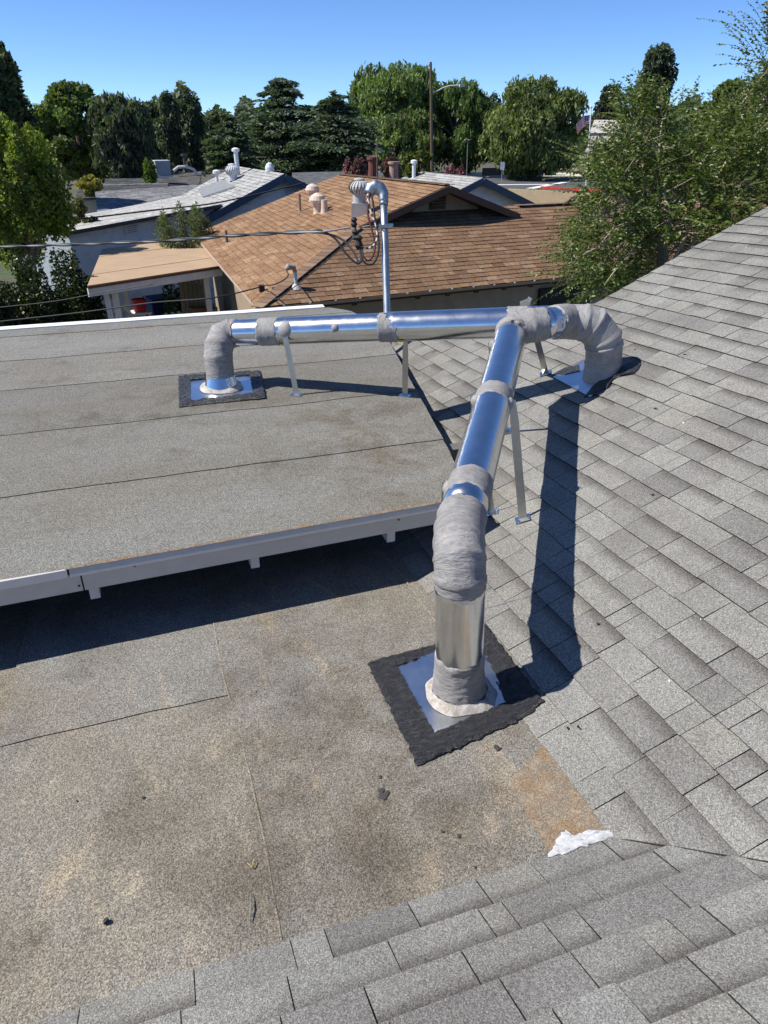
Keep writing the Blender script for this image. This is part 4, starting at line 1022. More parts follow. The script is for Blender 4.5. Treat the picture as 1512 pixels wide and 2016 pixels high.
tbp = pdist(285, 626, 14.5); mb = MB(); tbl = empty('side_table', tbp, 'small white table carrying the red bucket', 'table'); tbl.location = (p.x, p.y, GROUND)
mb = MB(); mb.box(p - Z * .03, .5, .4, .04, c=(.7, .7, .66)); mb.build('table_top', M['attr'], tbl)
for sx in (-1, 1):
    for sy in (-1, 1): mb = MB(); q = Vector((p.x + sx * .2, p.y + sy * .15, 0)); mb.beam(Vector((q.x, q.y, GROUND)), Vector((q.x, q.y, p.z - .05)), .04, .04, Vector((0, 1, 0)), c=(.65, .65, .6)); mb.build('leg', M['attr'], tbl)
pf0, pf1 = pdist(320, 616, 18.0), pdist(425, 604, 18.4)
pfz = pf0.z
fence = empty('picket_fence', (pf0.x, pf0.y, GROUND), 'low white picket fence under the patio cover', 'fence')
for k in range(18):
    q = pf0.lerp(pf1, k / 17); mb = MB(); mb.hexa([Vector((q.x + a * .035, q.y + b * .01, GROUND)) for a, b in ((-1, -1), (1, -1), (1, 1), (-1, 1))], [Vector((q.x + a * .035, q.y + b * .01, pfz - .05 + .04 * (k % 2))) for a, b in ((-1, -1), (1, -1), (1, 1), (-1, 1))], (.62, .61, .58)); mb.build('picket', M['attr'], fence)
mb = MB(); mb.beam(pf0 - Z * .12 + fs * .03, pf1 - Z * .12 + fs * .03, .03, .08, c=(.6, .59, .56)); mb.build('rail', M['attr'], fence)
pp = pdist(392, 606, 17.9); pl_ = empty('planter', (pp.x, pp.y, pp.z - .2), 'terracotta bowl planter on the picket fence', 'planter')
mb = MB(); lathe(mb, pp - Z * .12, Z, [(0, .12), (.12, .24), (.15, .26), (.15, .22)], 18, (.40, .16, .08)); mb.build('bowl', M['attr'], pl_)
mb = MB()
for k in range(40): a_ = rng.random() * 6.28; r_ = rng.random() * .2; q = pp + Vector((math.cos(a_) * r_, math.sin(a_) * r_, .02)); mb.tube([q, q + Vector((rng.uniform(-.05, .05), rng.uniform(-.05, .05), rng.uniform(.04, .12)))], .004, 3, c=(.16, .10, .05))
o = mb.build('dry_stems', M['attr'], pl_); o['kind'] = 'stuff'
# stacked boards against the wall at the right end
for k in range(6):
    q = pq[1].lerp(pq[0], -.01 + k * .018) + fs * (.9 + .1 * k); mb = MB(); mb.beam(Vector((q.x, q.y, GROUND)), Vector((q.x + .05, q.y + .1, ZP - .25)), .09, .03, Vector((0, 1, 0)), c=(.30, .23, .15))
    o = mb.build('timber_board', M['attr']); tag(o, ('first', 'second', 'third', 'fourth', 'fifth', 'last')[k] + ' upright timber board from the right end of the patio fascia', 'board', 'boards leaning by the patio wall')
# ------------------------------------------------------------------ pale and dark houses further back
def roof_tone(c): return [tuple(x * k for x in c) for k in (.86, .94, 1.0, 1.06, 1.12)]
def siding(parent, p, q, z0, z1f, n_boards, c, out, name='siding_board'):
    """lap boards between p and q from z0 up; z1f(f) gives the wall top along the wall, boards are cut to it"""
    hb = (max(z1f(k / 10) for k in range(11)) - z0) / n_boards
    d = (q - p)
    for k in range(n_boards):
        b0 = z0 + k * hb; b1 = b0 + hb * 1.06
        fs_ = [f / 40 for f in range(41) if z1f(f / 40) > b0 + .02]
        if len(fs_) < 2: continue
        mb = MB(); lo = [p + d * f for f in (fs_[0], fs_[-1])]
        top = [min(b1, z1f(f)) for f in (fs_[0], fs_[-1])]
        # a board with its top edge cut by the roof line
        ins = [f for f in fs_ if z1f(f) >= b1]
        pts = [(fs_[0], b0), (fs_[-1], b0), (fs_[-1], min(b1, z1f(fs_[-1])))]
        if ins: pts += [(ins[-1], b1), (ins[0], b1)]
        else: mx_ = max(fs_, key=z1f); pts += [(mx_, z1f(mx_))]
        pts += [(fs_[0], min(b1, z1f(fs_[0])))]
        V = [Vector((p.x + d.x * f, p.y + d.y * f, z)) + out * (.025 if z <= b0 + 1e-6 else .004) for f, z in pts]
        mb.hexa([v - out * .02 for v in V], V, c); mb.build(name, M['attr'], parent)
# pale house with the blue-trimmed gable
def azd(a): return _f * math.cos(math.radians(a)) + _r * math.sin(math.radians(a))
u1, u2 = azd(66), azd(-24)
gp = pdist(560, 342, 24.0)
home = empty('pale_house', (gp.x, gp.y, GROUND), 'pale roofed house with dark blue gable trim left of the brown roof', 'house')
SL = .45; wL, wR, dep = 2.75, 2.75, 6.2
def hp(w, t, dz=0): return gp + u1 * w + u2 * t + Z * (-SL * abs(w) + dz)
PALE = roof_tone((.36, .36, .355))
rf_ = random.Random(3)
def far_roof(parent, name, corners, tones, e=.16, wr=(.25, .4), th=.09, limit=0, edge=(.05, .05, .055)):
    """corners: eave left, eave right, ridge right, ridge left"""
    a = (corners[1] - corners[0]).normalized(); n = (corners[1] - corners[0]).cross(corners[3] - corners[0]).normalized()
    if n.z < 0: n = -n
    mb = MB(); mb.prism([p - n * .004 for p in corners], n, th, edge); dk = mb.build(name, M['attr'], parent)
    s = n.cross(a).normalized(); s = s if s.z > 0 else -s
    uv = [((p - corners[0]).dot(a), (p - corners[0]).dot(s)) for p in corners]
    tabs = lay_courses(corners[0], a, s, n, (min(u[0] for u in uv), max(u[0] for u in uv)), (min(0, min(u[1] for u in uv)), max(u[1] for u in uv)), e, wr, inside_clips(uv), tones, (0, 0, .3), rf_, t=.012, gap=.008, narrow=.05)
    emit_tabs([(0, d) for d in tabs], M['shingle_far'], limit, [dk]); return dk
far_roof(home, 'roof_slope', [hp(-wL, dep), hp(-wL, 0), hp(0, 0), hp(0, dep)], PALE)
far_roof(home, 'roof_slope', [hp(wR, 0), hp(wR, dep), hp(0, dep), hp(0, 0)], PALE)
mb = MB()
for w in (-wL, wR): mb2 = MB(); mb2.beam(hp(w * 1.01, -.03, -.10), hp(0, -.03, -.10), .04, .20, c=(.06, .085, .125)); mb2.build('rake_board', M['attr'], home)
wa, wb_ = hp(-wL + .25, .35), hp(wR - .25, .35); wa.z = wb_.z = GROUND
mb = MB(); t0 = gp + u2 * .40 - Z * .2; mb.hexa([wa, wb_, Vector((wb_.x, wb_.y, gp.z - SL * wR)), t0, Vector((wa.x, wa.y, gp.z - SL * wL))], [v + u2 * 5.2 for v in (wa, wb_, Vector((wb_.x, wb_.y, gp.z - SL * wR)), t0, Vector((wa.x, wa.y, gp.z - SL * wL)))], (.42, .44, .46)); mb.build('wall', M['attr'], home)
siding(home, wa, wb_, gp.z - SL * wL - .5, lambda f: gp.z - .12 - SL * abs(-wL + .25 + f * (wL + wR - .5)), 9, (.78, .80, .82), -u2)
lq = gp + u2 * .33 - Z * .62 + u1 * .28
mb = MB(); mb.box(lq - u2 * .03, .34, .04, .5, Matrix((u1, u2, Z)).transposed(), (.55, .57, .6)); lo_ = mb.build('gable_louvre', M['attr'], home)
for k in range(6): mb = MB(); mb.box(lq - u2 * .06 + Z * (-.2 + k * .08), .28, .03, .02, Matrix((u1, u2, Z)).transposed(), (.24, .26, .28)); mb.build('slat', M['attr'], lo_)
# on its roof: hatch, turbine, flue, small vents
def onH(x, y): return pplane(x, y, gp, Vector((0, 0, 1)) + u1 * -SL)
hq = [onH(390, 375), onH(400, 391), onH(462, 371), onH(440, 358)]
mb = MB(); mb.hexa([p + Z * .02 for p in hq], [p + Z * .07 for p in hq], (.20, .21, .22)); mb.build('skylight_box', M['attr'], home)
tp2 = onH(459, 356); turbine(home, tp2, 1.0, (.55, .56, .58), boxed=False)
mb = MB(); p = onH(469, 346); q = pdist(464, 299, (Vector((p.x - CAM.x, p.y - CAM.y, 0))).length); mb.tube([p, q], .075, 12, c=(.62, .65, .68)); lathe(mb, q, Z, [(0, .075), (.02, .13), (.09, .13), (.13, .05)], 14, (.66, .68, .7)); mb.build('flue_pipe', M['attr'], home)
mb = MB(); p = onH(428, 360); lathe(mb, p, Z, [(0, .05), (.3, .05), (.3, .13), (.38, .13), (.42, .05)], 12, (.66, .67, .68)); mb.build('roof_vent', M['attr'], home)
mb = MB(); p = gp + u2 * 1.6 - Z * .0; lathe(mb, p, Z, [(0, .14), (.12, .14), (.22, .09), (.26, .03)], 12, (.62, .64, .66)); mb.build('roof_vent', M['attr'], home)

# long pale house whose wall faces us at the left
c0, c1, c2, c3 = pdist(122, 458, 21.0), pdist(436, 402, 23.6), None, pdist(145, 429, 25.0)
c2 = pplane(404, 376, c0, (c1 - c0).cross(c3 - c0))
longh = empty('long_house', (c0.x, c0.y, GROUND), 'long low house with pale roof and grey lap siding wall at left', 'house')
far_roof(longh, 'roof_slope', [c0, c1, c2, c3], roof_tone((.40, .395, .385)), wr=(.3, .5))
mb = MB(); d_ = (c1 - c0); inn = Vector((-d_.y, d_.x, 0)).normalized(); w0, w1 = c0 + inn * .3 + d_.normalized() * .3, c1 + inn * .3
wl0 = pdist(78, 470, 21.2); 
mb.hexa([Vector((v.x, v.y, GROUND)) for v in (w0, w1, w1 + inn * 4, w0 + inn * 3)], [v + Z * -.12 for v in (w0, w1, w1 + inn * 4 - Z * .1, w0 + inn * 3)], (.36, .40, .43)); mb.build('wall', M['attr'], longh)
ws, we = Vector((w0.x, w0.y, 0)), Vector((w1.x, w1.y, 0))
siding(longh, ws, we, GROUND + .1, lambda f: w0.z + (w1.z - w0.z) * f - .13, 13, (.62, .67, .71), -inn)
vq = pplane(259, 450, w0 - inn * .05, inn); mb = MB(); Rm = Matrix((d_.normalized(), inn, Z)).transposed(); mb.box(vq, .42, .04, .28, Rm, (.62, .64, .66)); vv = mb.build('wall_vent', M['attr'], longh)
for k in range(4): mb = MB(); mb.box(vq - inn * .03 + Z * (-.08 + k * .05), .32, .02, .02, Rm, (.3, .32, .34)); mb.build('slat', M['attr'], vv)
mb = MB(); p = pdist(296, 426, 22.8); lathe(mb, p, Z, [(-.1, .09), (.03, .12), (.07, .05)], 12, (.6, .61, .62)); mb.build('roof_vent', M['attr'], longh)
def house_far(label, eL, eR, rR, rL, tone, wallc=(.4, .4, .38), name='house', e=.2, back_drop=True):
    """a house known by its visible slope: eave left/right, ridge right/left as (x, y, distance)"""
    q = [pdist(*k) for k in (eL, eR, rR, rL)]
    nq = (q[1] - q[0]).cross(q[3] - q[0]); q[2] = pplane(rR[0], rR[1], q[0], nq)
    if (q[2] - CAM).length > 2.2 * (q[3] - CAM).length or (q[2] - CAM).dot(_f) < 5: q[2] = q[3] + (q[1] - q[0])
    o = empty(name, (q[0].x, q[0].y, GROUND), label, 'house')
    far_roof(o, 'roof_slope', q, roof_tone(tone), e=e, wr=(.35, .6))
    bl, br = q[3] + (q[3] - q[0]), q[2] + (q[2] - q[1]); bl.z, br.z = q[0].z, q[1].z
    mb = MB(); mb.prism([q[3], q[2], br, bl], Z, .08, tone); mb.build('back_slope', M['attr'], o)
    mb = MB(); cen = (q[0] + q[1] + br + bl) / 4; bs = [cen + (v - cen) * .93 for v in (q[0], q[1], br, bl)]
    tops = [v - Z * .1 for v in bs]; rl, rr = cen.lerp(q[3], .93), cen.lerp(q[2], .93)
    mb.hexa([Vector((v.x, v.y, GROUND)) for v in bs], tops, wallc)
    mb.hexa([tops[0], tops[1], tops[2], tops[3]], [tops[0].lerp(Vector((rl.x, rl.y, rl.z - .12)), .96), tops[1].lerp(Vector((rr.x, rr.y, rr.z - .12)), .96), tops[2].lerp(Vector((rr.x, rr.y, rr.z - .12)), .96), tops[3].lerp(Vector((rl.x, rl.y, rl.z - .12)), .96)], wallc)
    mb.build('wall', M['attr'], o); return o, q
house_far('house roofed in light grey shingle behind the long pale house', (192, 421, 27), (420, 402, 29), (414, 362, 33), (187, 378, 31), (.27, .272, .285), (.5, .5, .5), 'grey_house')
house_far('dark roofed house behind the light grey shingle roof at far left', (148, 392, 35), (330, 378, 37), (330, 362, 41), (155, 366, 40), (.15, .15, .155), (.3, .3, .3), 'dark_house')
h_, q_ = house_far('dark house with the air conditioner on its roof', (208, 375, 42), (380, 372, 44), (352, 350, 48), (206, 352, 47), (.16, .16, .165), (.42, .40, .36), 'dark_house')
house_far('dark roofed house with a cream gable left of the flue pipe', (345, 371, 45), (392, 362, 46), (398, 336, 50), (320, 344, 50), (.14, .135, .13), (.55, .53, .46), 'dark_house')
house_far('plain dark roof right behind the turbine vents of the pale house', (395, 362, 46), (485, 352, 47), (470, 334, 52), (425, 334, 52), (.20, .195, .19), (.45, .43, .4), 'dark_house')
house_far('dark roof between the blue gable and the brown roof', (575, 372, 42), (760, 366, 42), (760, 336, 47), (575, 340, 47), (.17, .175, .185), (.4, .4, .4), 'dark_house')
ac = pdist(320, 345, 46); aco = empty('air_conditioner', (ac.x, ac.y, ac.z - .05), 'white box air conditioner standing on a dark roof', 'air conditioner')
mb = MB(); mb.box(ac + Z * .36, .8, .7, .72, rotz(.2), (.26, .29, .31)); mb.build('cabinet', M['attr'], aco)
mb = MB(); mb.box(ac + Z * .74, .84, .74, .04, rotz(.2), (.7, .72, .72)); mb.build('cover', M['attr'], aco)
mb = MB(); mb.box(ac - Z * .06 + Vector((0, -.1, 0)), .95, .75, .1, rotz(.2), (.5, .5, .5)); mb.build('base', M['attr'], aco)
dk_ = pdist(362, 336, 49); duo = empty('roof_duct', dk_, 'silver elbowed duct on the dark roof beside the air conditioner', 'duct')
mb = MB(); mb.tube([dk_ + Vector((-.6, 0, .0)), dk_ + Vector((-.3, 0, .2)), dk_ + Vector((.2, 0, .22)), dk_ + Vector((.6, 0, .05)), dk_ + Vector((.75, 0, -.2))], .085, 12, c=(.5, .5, .5)); mb.build('duct_run', M['attr'], duo)
mb = MB(); lathe(mb, dk_ + Vector((.1, 0, .35)), Z, [(0, .08), (.45, .08), (.45, .18), (.55, .18)], 12, (.08, .06, .06)); mb.build('flue', M['attr'], duo)
# pale gabled house right of the brown gable
gp2 = pdist(951, 350, 26.0)
rh = empty('pale_house', (gp2.x, gp2.y, GROUND), 'pale house with dark blue gable trim behind the brown gable', 'house')
def hp2(w, t, dz=0): return gp2 + u1 * w + u2 * t + Z * (-.40 * abs(w) + dz)
far_roof(rh, 'roof_slope', [hp2(-2.4, 5), hp2(-2.4, 0), hp2(0, 0), hp2(0, 5)], PALE)
far_roof(rh, 'roof_slope', [hp2(3.6, 0), hp2(3.6, 5), hp2(0, 5), hp2(0, 0)], PALE)
for w in (-2.4, 3.6): mb = MB(); mb.beam(hp2(w * 1.01, -.03, -.10), hp2(0, -.03, -.10), .04, .20, c=(.06, .085, .125)); mb.build('rake_board', M['attr'], rh)
wa, wb_ = hp2(-2.2, .35), hp2(3.4, .35); wa.z = wb_.z = GROUND
mb = MB(); tt = [wa, wb_, Vector((wb_.x, wb_.y, gp2.z - .4 * 3.4 - .12)), gp2 + u2 * .35 - Z * .15, Vector((wa.x, wa.y, gp2.z - .4 * 2.2 - .12))]; mb.hexa(tt, [v + u2 * 4.3 for v in tt], (.5, .5, .5)); mb.build('wall', M['attr'], rh)
siding(rh, wa, wb_, gp2.z - 1.7, lambda f: gp2.z - .12 - .4 * abs(-2.2 + f * 5.6), 10, (.74, .75, .76), -u2)
mb = MB(); p = pdist(815, 350, 29.5); q = pdist(815, 322, 29.5); mb.tube([p - Z * .3, q], .07, 12, c=(.66, .68, .7)); lathe(mb, q, Z, [(0, .07), (.01, .12), (.10, .12), (.13, .05)], 12, (.7, .72, .73)); mb.build('flue_pipe', M['attr'], rh)

# cream block wall, red kerb, low wall, sign, bins, railings, flagpole, far house
bw0, bw1 = pdist(1000, 392, 41), pdist(1185, 404, 36); bwall = empty('block_wall', (bw0.x, bw0.y, GROUND), 'cream block wall below the red kerb', 'wall')
t0, t1 = pdist(1000, 371, 41), pdist(1185, 380, 36)
Lw = (bw1 - bw0); nb_ = 20; rows_ = 6; nw = Vector((-Lw.y, Lw.x, 0)).normalized()
mb = MB(); mb.hexa([Vector((v.x, v.y, GROUND)) for v in (bw0, bw1, bw1 + nw * .18, bw0 + nw * .18)], [t0 - Z * .02, t1 - Z * .02, t1 + nw * .18 - Z * .02, t0 + nw * .18 - Z * .02], (.34, .26, .16)); core = mb.build('mortar_core', M['attr'], bwall)
for r in range(rows_):
    for k in range(-1, nb_):
        f0 = max(0, (k + (.5 if r % 2 else 0)) / nb_ + .002); f1 = min(1, (k + 1 + (.5 if r % 2 else 0)) / nb_ - .002)
        if f1 - f0 < .01: continue
        def wz(f, g): lo = bw0.z + (bw1.z - bw0.z) * f - .6; hi = t0.z + (t1.z - t0.z) * f; return hi - (hi - lo) * g
        mb = MB(); cc = tuple(x * rf_.uniform(.92, 1.06) for x in (.60, .47, .29)); gq = []
        g0_, g1_ = r / rows_ + .01, (r + 1) / rows_ - .006
        V = [Vector((bw0.x + Lw.x * f, bw0.y + Lw.y * f, wz(f, g_))) - nw * .02 for f, g_ in ((f0, g1_), (f1, g1_), (f1, g0_), (f0, g0_))]
        mb.hexa([v + nw * .05 for v in V], V, cc); mb.build('block', M['attr'], bwall)
kb = [gz(1065, 372.0), gz(1215, 379.5)]; mb = MB(); mb.beam(kb[0] + Z * .12, kb[1] + Z * .12, .2, .24, c=(.62, .03, .04)); tag(mb.build('kerb', M['attr']), 'red painted kerb at the edge of the street', 'kerb')
tag(flat('grass_verge', [(1062, 371.5), (1230, 379), (1235, 374), (1075, 369)], .012, M['attr'], (.09, .09, .03)), kind='structure')
lw0, lw1 = gz(950, 346), gz(1060, 343); mb = MB(); mb.beam(lw0 + Z * .45, lw1 + Z * .45, .25, .9, c=(.16, .13, .10)); tag(mb.build('garden_wall', M['attr']), 'low dark wall across the street under the pepper tree', 'wall')
def skip(x, y, w, label, cc):
    p = gz(x, y); o = empty('dumpster', p, label, 'dumpster'); mb = MB(); R3 = rotz(-.5)
    mb.hexa([p + R3 @ Vector((a * w * .5, b * .7, .1)) for a, b in ((-1, -1), (1, -1), (1, 1), (-1, 1))], [p + R3 @ Vector((a * w * .5, b * .85, 1.35 + .2 * (b > 0))) for a, b in ((-1, -1), (1, -1), (1, 1), (-1, 1))], cc); mb.build('body', M['attr'], o)
    mb = MB(); mb.hexa([p + R3 @ Vector((a * w * .52, b * .9, 1.36 + .2 * (b > 0))) for a, b in ((-1, -1), (1, -1), (1, 1), (-1, 1))], [p + R3 @ Vector((a * w * .52, b * .9, 1.42 + .2 * (b > 0))) for a, b in ((-1, -1), (1, -1), (1, 1), (-1, 1))], (.01, .01, .012)); mb.build('lid', M['attr'], o)
    return o
skip(1053, 345.5, 2.0, 'dark blue dumpster at the foot of the pepper tree, left one', (.012, .02, .06)); skip(1083, 345.0, 1.5, 'smaller dark blue dumpster right of the other', (.012, .02, .06))
sg = gz(987, 362); sgo = empty('street_sign', sg, 'small white sign on a post at the street', 'sign')
mb = MB(); mb.tube([sg, sg + Z * 2.1], .03, 6, c=(.35, .35, .35)); mb.build('post', M['attr'], sgo)
mb = MB(); mb.box(sg + Z * 1.75, .46, .02, .75, rotz(.3 - YAW), (.8, .8, .8)); mb.build('plate', M['attr'], sgo)
rl0, rl1 = gz(1075, 341.5), gz(1330, 343); rail = empty('railing', rl0, 'pale wooden rail fence beyond the street', 'fence')
for k in range(14): q = rl0.lerp(rl1, k / 13); mb = MB(); mb.beam(q, q + Z * 1.2, .12, .12, Vector((0, 1, 0)), c=(.45, .42, .36)); mb.build('post', M['attr'], rail)
for hh in (.6, 1.1): mb = MB(); mb.beam(rl0 + Z * hh, rl1 + Z * hh, .05, .14, c=(.52, .48, .42)); mb.build('rail', M['attr'], rail)
fp0 = pdist(1157, 345, 80); fp0.z = GROUND; fpt_ = pdist(1164, 212, 80); flag = empty('flagpole', fp0, 'white flagpole with a small red striped flag beyond the street', 'flagpole')
mb = MB(); mb.tube([fp0, fpt_], [.10, .05], 10, c=(.78, .78, .78)); lathe(mb, fpt_, Z, [(-.1, .02), (0, .11), (.1, .11), (.18, .02)], 10, (.7, .6, .3)); mb.build('pole', M['attr'], flag)
fV, fF, fC, cF = [], [], [], []
f0 = fpt_ - Z * .55; nx_, ny_ = 10, 13
for j in range(ny_):
    for i in range(nx_):
        V = []
        for (ii, jj) in ((i, j), (i + 1, j), (i + 1, j + 1), (i, j + 1)):
            u = ii / nx_; w = jj / ny_
            V.append(f0 - _r * (u * 1.25 * (1 - .2 * w)) + _f * (.10 * math.sin(u * 7 + w * 2)) - Z * (w * .95 + u * u * .75 + .05 * math.sin(u * 9)))
        can = i < 4 and j < 7
        k = len(fV); fV += V; fF.append((k, k + 1, k + 2, k + 3))
        cc = ((.02, .03, .16) if not ((i + j) % 2 == 0 and i % 2 == 0) else (.5, .5, .55)) if can else ((.48, .02, .035) if j % 2 == 0 else (.72, .70, .70))
        fC += [cc] * 4
mesh('flag', fV, fF, M['attr'], flag, False, fC)
h_, q_ = house_far('distant house with a tiled grey roof and white porch beyond the flagpole', (1150, 302, 105), (1240, 302, 105), (1235, 268, 113), (1165, 268, 113), (.42, .39, .36), (.62, .55, .42), 'far_house', e=.5)
po = empty('porch', gz(1190, 343), 'white flat porch roof on posts before the distant house', 'porch'); pa, pb = pdist(1160, 318, 100), pdist(1235, 318, 100)
mb = MB(); mb.beam(pa, pb, 3.0, .35, c=(.70, .70, .68)); mb.build('roof', M['attr'], po)
for f in (.03, .35, .65, .97): q = pa.lerp(pb, f); mb = MB(); mb.beam(Vector((q.x, q.y, GROUND)), q, .25, .25, Vector((0, 1, 0)), c=(.7, .7, .68)); mb.build('post', M['attr'], po)
h_, q_ = house_far('white house with a terracotta ridge glimpsed above the porch', (1160, 262, 135), (1235, 262, 135), (1230, 236, 142), (1170, 236, 142), (.50, .47, .44), (.6, .58, .54), 'far_house', e=.6)
# utility pole with street lamp, thin lamp post
up0 = pdist(852, 340, 70); up0.z = GROUND; upt = pdist(848, 122, 70); ut = empty('utility_pole', up0, 'tall brown wooden utility pole with a street lamp arm', 'utility pole')
mb = MB(); mb.tube([up0, up0.lerp(upt, .5), upt], [.15, .13, .10], 10, c=(.13, .085, .055)); mb.build('pole', M['attr'], ut)
a0 = pdist(852, 182, 70); mb = MB(); arm = [pdist(863, 178, 70), pdist(872, 173, 70), pdist(885, 169, 70), pdist(900, 168, 70), pdist(906, 168, 70)]; mb.tube([a0] + arm, .05, 6, c=(.55, .55, .55)); mb.build('lamp_arm', M['attr'], ut)
mb = MB(); mb.hexa([arm[-1] + Vector((a, b, -.12)) for a, b in ((-.1, -.1), (.4, -.1), (.4, .1), (-.1, .1))], [arm[-1] + Vector((a, b, .08)) for a, b in ((-.05, -.06), (.3, -.06), (.3, .06), (-.05, .06))], (.6, .6, .58)); mb.build('lamp_head', M['attr'], ut)
lp0 = gz(919, 344); lp0 = pdist(919, 344, 85); lp0.z = GROUND; lpt = pdist(921, 276, 85); lo2 = empty('lamp_post', lp0, 'thin grey double headed lamp post before the pepper trees', 'lamp post')
mb = MB(); mb.tube([lp0, lpt], .035, 6, c=(.3, .3, .3)); mb.build('post', M['attr'], lo2)
for s in (-1, 1): mb = MB(); mb.box(lpt + Vector((s * .2, 0, .05)), .3, .2, .09, c=(.3, .3, .3)); mb.build('lamp_head', M['attr'], lo2)

# ------------------------------------------------------------------ service mast and overhead cables
mb0 = px(763, 640, 6.95); mt = px(755, 392, 6.95)
mast = empty('service_mast', mb0, 'galvanised electrical mast with curved weatherhead rising behind the duct', 'mast')
md = (mt - mb0).normalized()
loft('conduit', [mb0 - md * .6, mt], .036, M['mast'], mast, seg=20, sub=6)
hd0 = mt; sdv = -_r
loft('weatherhead', [mt - md * .03, mt + md * .05, mt + md * .10 + sdv * .03, mt + md * .12 + sdv * .075, mt + md * .10 + sdv * .12, mt + md * .05 + sdv * .145], [.046, .052, .062, .066, .062, .05], M['mast'], mast, seg=18, sub=4)
loft('coupling', [mt - md * .06, mt - md * .01], .044, M['mast'], mast, seg=18, sub=3)
cl = px(760, 444, 6.95); mb = MB(); mb.beam(cl - _r * .07 - _f * .045, cl + _r * .07 - _f * .045, .02, .03); mb.beam(cl - _r * .07 + _f * .045, cl + _r * .07 + _f * .045, .02, .03); mb.tube([cl - _r * .06 - _f * .07, cl - _r * .06 + _f * .07], .006, 6); mb.tube([cl + _r * .06 - _f * .07, cl + _r * .06 + _f * .07], .006, 6); mb.build('clamp', M['mast'], mast)
ip = px(703, 470, 6.9); mb = MB(); mb.tube([cl - _r * .06, px(725, 445, 6.92), px(708, 448, 6.9)], .008, 6, c=(.3, .3, .3))
lathe(mb, px(697, 441, 6.9), Z, [(-.03, .02), (0, .035), (.02, .02), (.04, .035), (.06, .02)], 10, (.015, .015, .016)); lathe(mb, px(699, 462, 6.9), Z, [(-.05, .015), (-.03, .035), (.0, .02), (.03, .035), (.05, .015)], 10, (.02, .02, .02)); lathe(mb, px(706, 478, 6.9), Z, [(-.06, .02), (-.02, .045), (.02, .025), (.05, .045), (.07, .02)], 10, (.012, .012, .012))
mb.tube([px(699, 440, 6.9), px(700, 465, 6.9), px(706, 480, 6.9)], .012, 6, c=(.03, .03, .03)); mb.build('insulator', M['attr'], mast)
mouth = mt + md * .05 + sdv * .14
def cable(pts, r, c, name, parent=None, label=None, stripe=None, grp=None):
    P = [Vector(p) for p in pts]; out = []
    n = len(P)
    for i in range(n - 1):
        p0, p1, p2, p3 = P[max(i - 1, 0)], P[i], P[i + 1], P[min(i + 2, n - 1)]
        for k in range(10):
            t = k / 10; out.append(.5 * ((2 * p1) + (p2 - p0) * t + (2 * p0 - 5 * p1 + 4 * p2 - p3) * t * t + (3 * p1 - p0 - 3 * p2 + p3) * t ** 3))
    out.append(P[-1]); mb = MB(); mb.tube(out, r, 7, c=c)
    if stripe:
        seg = 7
        for i in range(len(out)): 
            for j in range(seg): mb.c[i * seg + j] = stripe if (i // 3) % 2 else c
    o = mb.build(name, M['attr'], parent, True)
    if label: tag(o, label, 'cable', grp)
    return o
pk = lambda *a: [px(x, y, 6.9) for x, y in a]
cable([mouth] + pk((727, 385), (724, 420), (734, 460), (738, 490), (728, 512), (716, 506), (708, 486)), .010, (.09, .012, .015), 'red_drip_loop', mast)
cable([mouth + Z * .01] + pk((733, 392), (738, 430), (745, 470), (744, 500), (733, 520), (716, 515), (709, 488)), .010, (.012, .012, .013), 'black_drip_loop', mast)
cable([mouth] + pk((724, 388), (731, 420), (739, 440), (743, 466), (735, 484), (720, 489), (708, 484)), .010, (.62, .60, .57), 'striped_drip_loop', mast, stripe=(.03, .03, .03))
W = lambda x, y: px(x, y, 6.9 + (632 - x) / 632 * 3.2)
cable([W(-60, 489), W(0, 486), W(160, 481), W(330, 474), W(470, 463), W(560, 458), W(632, 456), px(690, 448, 6.9)], .009, (.30, .30, .30), 'bare_messenger_wire', None, 'bare steel wire of the upper overhead service line', grp=None)
def twisted(offp, c, endpts, label):
    pts = []
    for k in range(64):
        x = -60 + (632 + 60) * k / 63; y = np.interp(x, [-60, 0, 160, 330, 470, 560, 632], [489, 486, 481, 474, 463, 458, 456]); b = W(x, y); a_ = k * .62 + offp
        pts.append(b + Vector((0, .011 * math.cos(a_), .011 * math.sin(a_))))
    cable(pts + endpts, .0105, c, 'service_cable', None, label)
twisted(0, (.015, .015, .016), pk((660, 470), (680, 498), (704, 519), (711, 505), (706, 482)), 'black insulated overhead cable with the lower drip loop')
twisted(math.pi, (.05, .05, .052), pk((668, 468), (692, 490), (708, 517), (714, 500), (708, 480)), 'dark grey insulated overhead cable with the upper drip loop')
G_ = lambda x, y: px(x, y, 11 + (520 - x) / 520 * 1.5)
cable([G_(-60, 641), G_(0, 633), G_(160, 615), G_(300, 596), G_(420, 586), kp + Z * .08], .011, (.03, .03, .032), 'overhead_cable', None, 'black cable sagging past the patio posts to the brown roof corner')
cable([G_(-60, 612), G_(0, 605), G_(100, 594), G_(180, 580), G_(300, 560)], .007, (.06, .06, .06), 'overhead_cable', None, 'thin cable ending under the front edge of the patio cover')
cable([kp + Z * .1, px(540, 560, 10.9), px(566, 545, 11.0), p0 if False else onF(583, 566) + Z * .30 - df_ * .15], .010, (.03, .025, .025), 'overhead_cable', None, 'short cable looping from roof bracket to small weatherhead')
cable([onF(540, 592) + Z * .02, px(560, 580, 10.6), px(650, 508, 8.6), px(694, 470, 6.95)], .007, (.05, .045, .045), 'overhead_cable', None, 'thin dark wire from the mast insulator down to the brown eave')
cable([pdist(120, 436, 20.6), pdist(300, 414, 21.4), pdist(433, 398, 22.4), pdist(600, 360, 23.4)], .02, (.03, .03, .03), 'overhead_cable', None, 'dark wire crossing above the long pale roof')
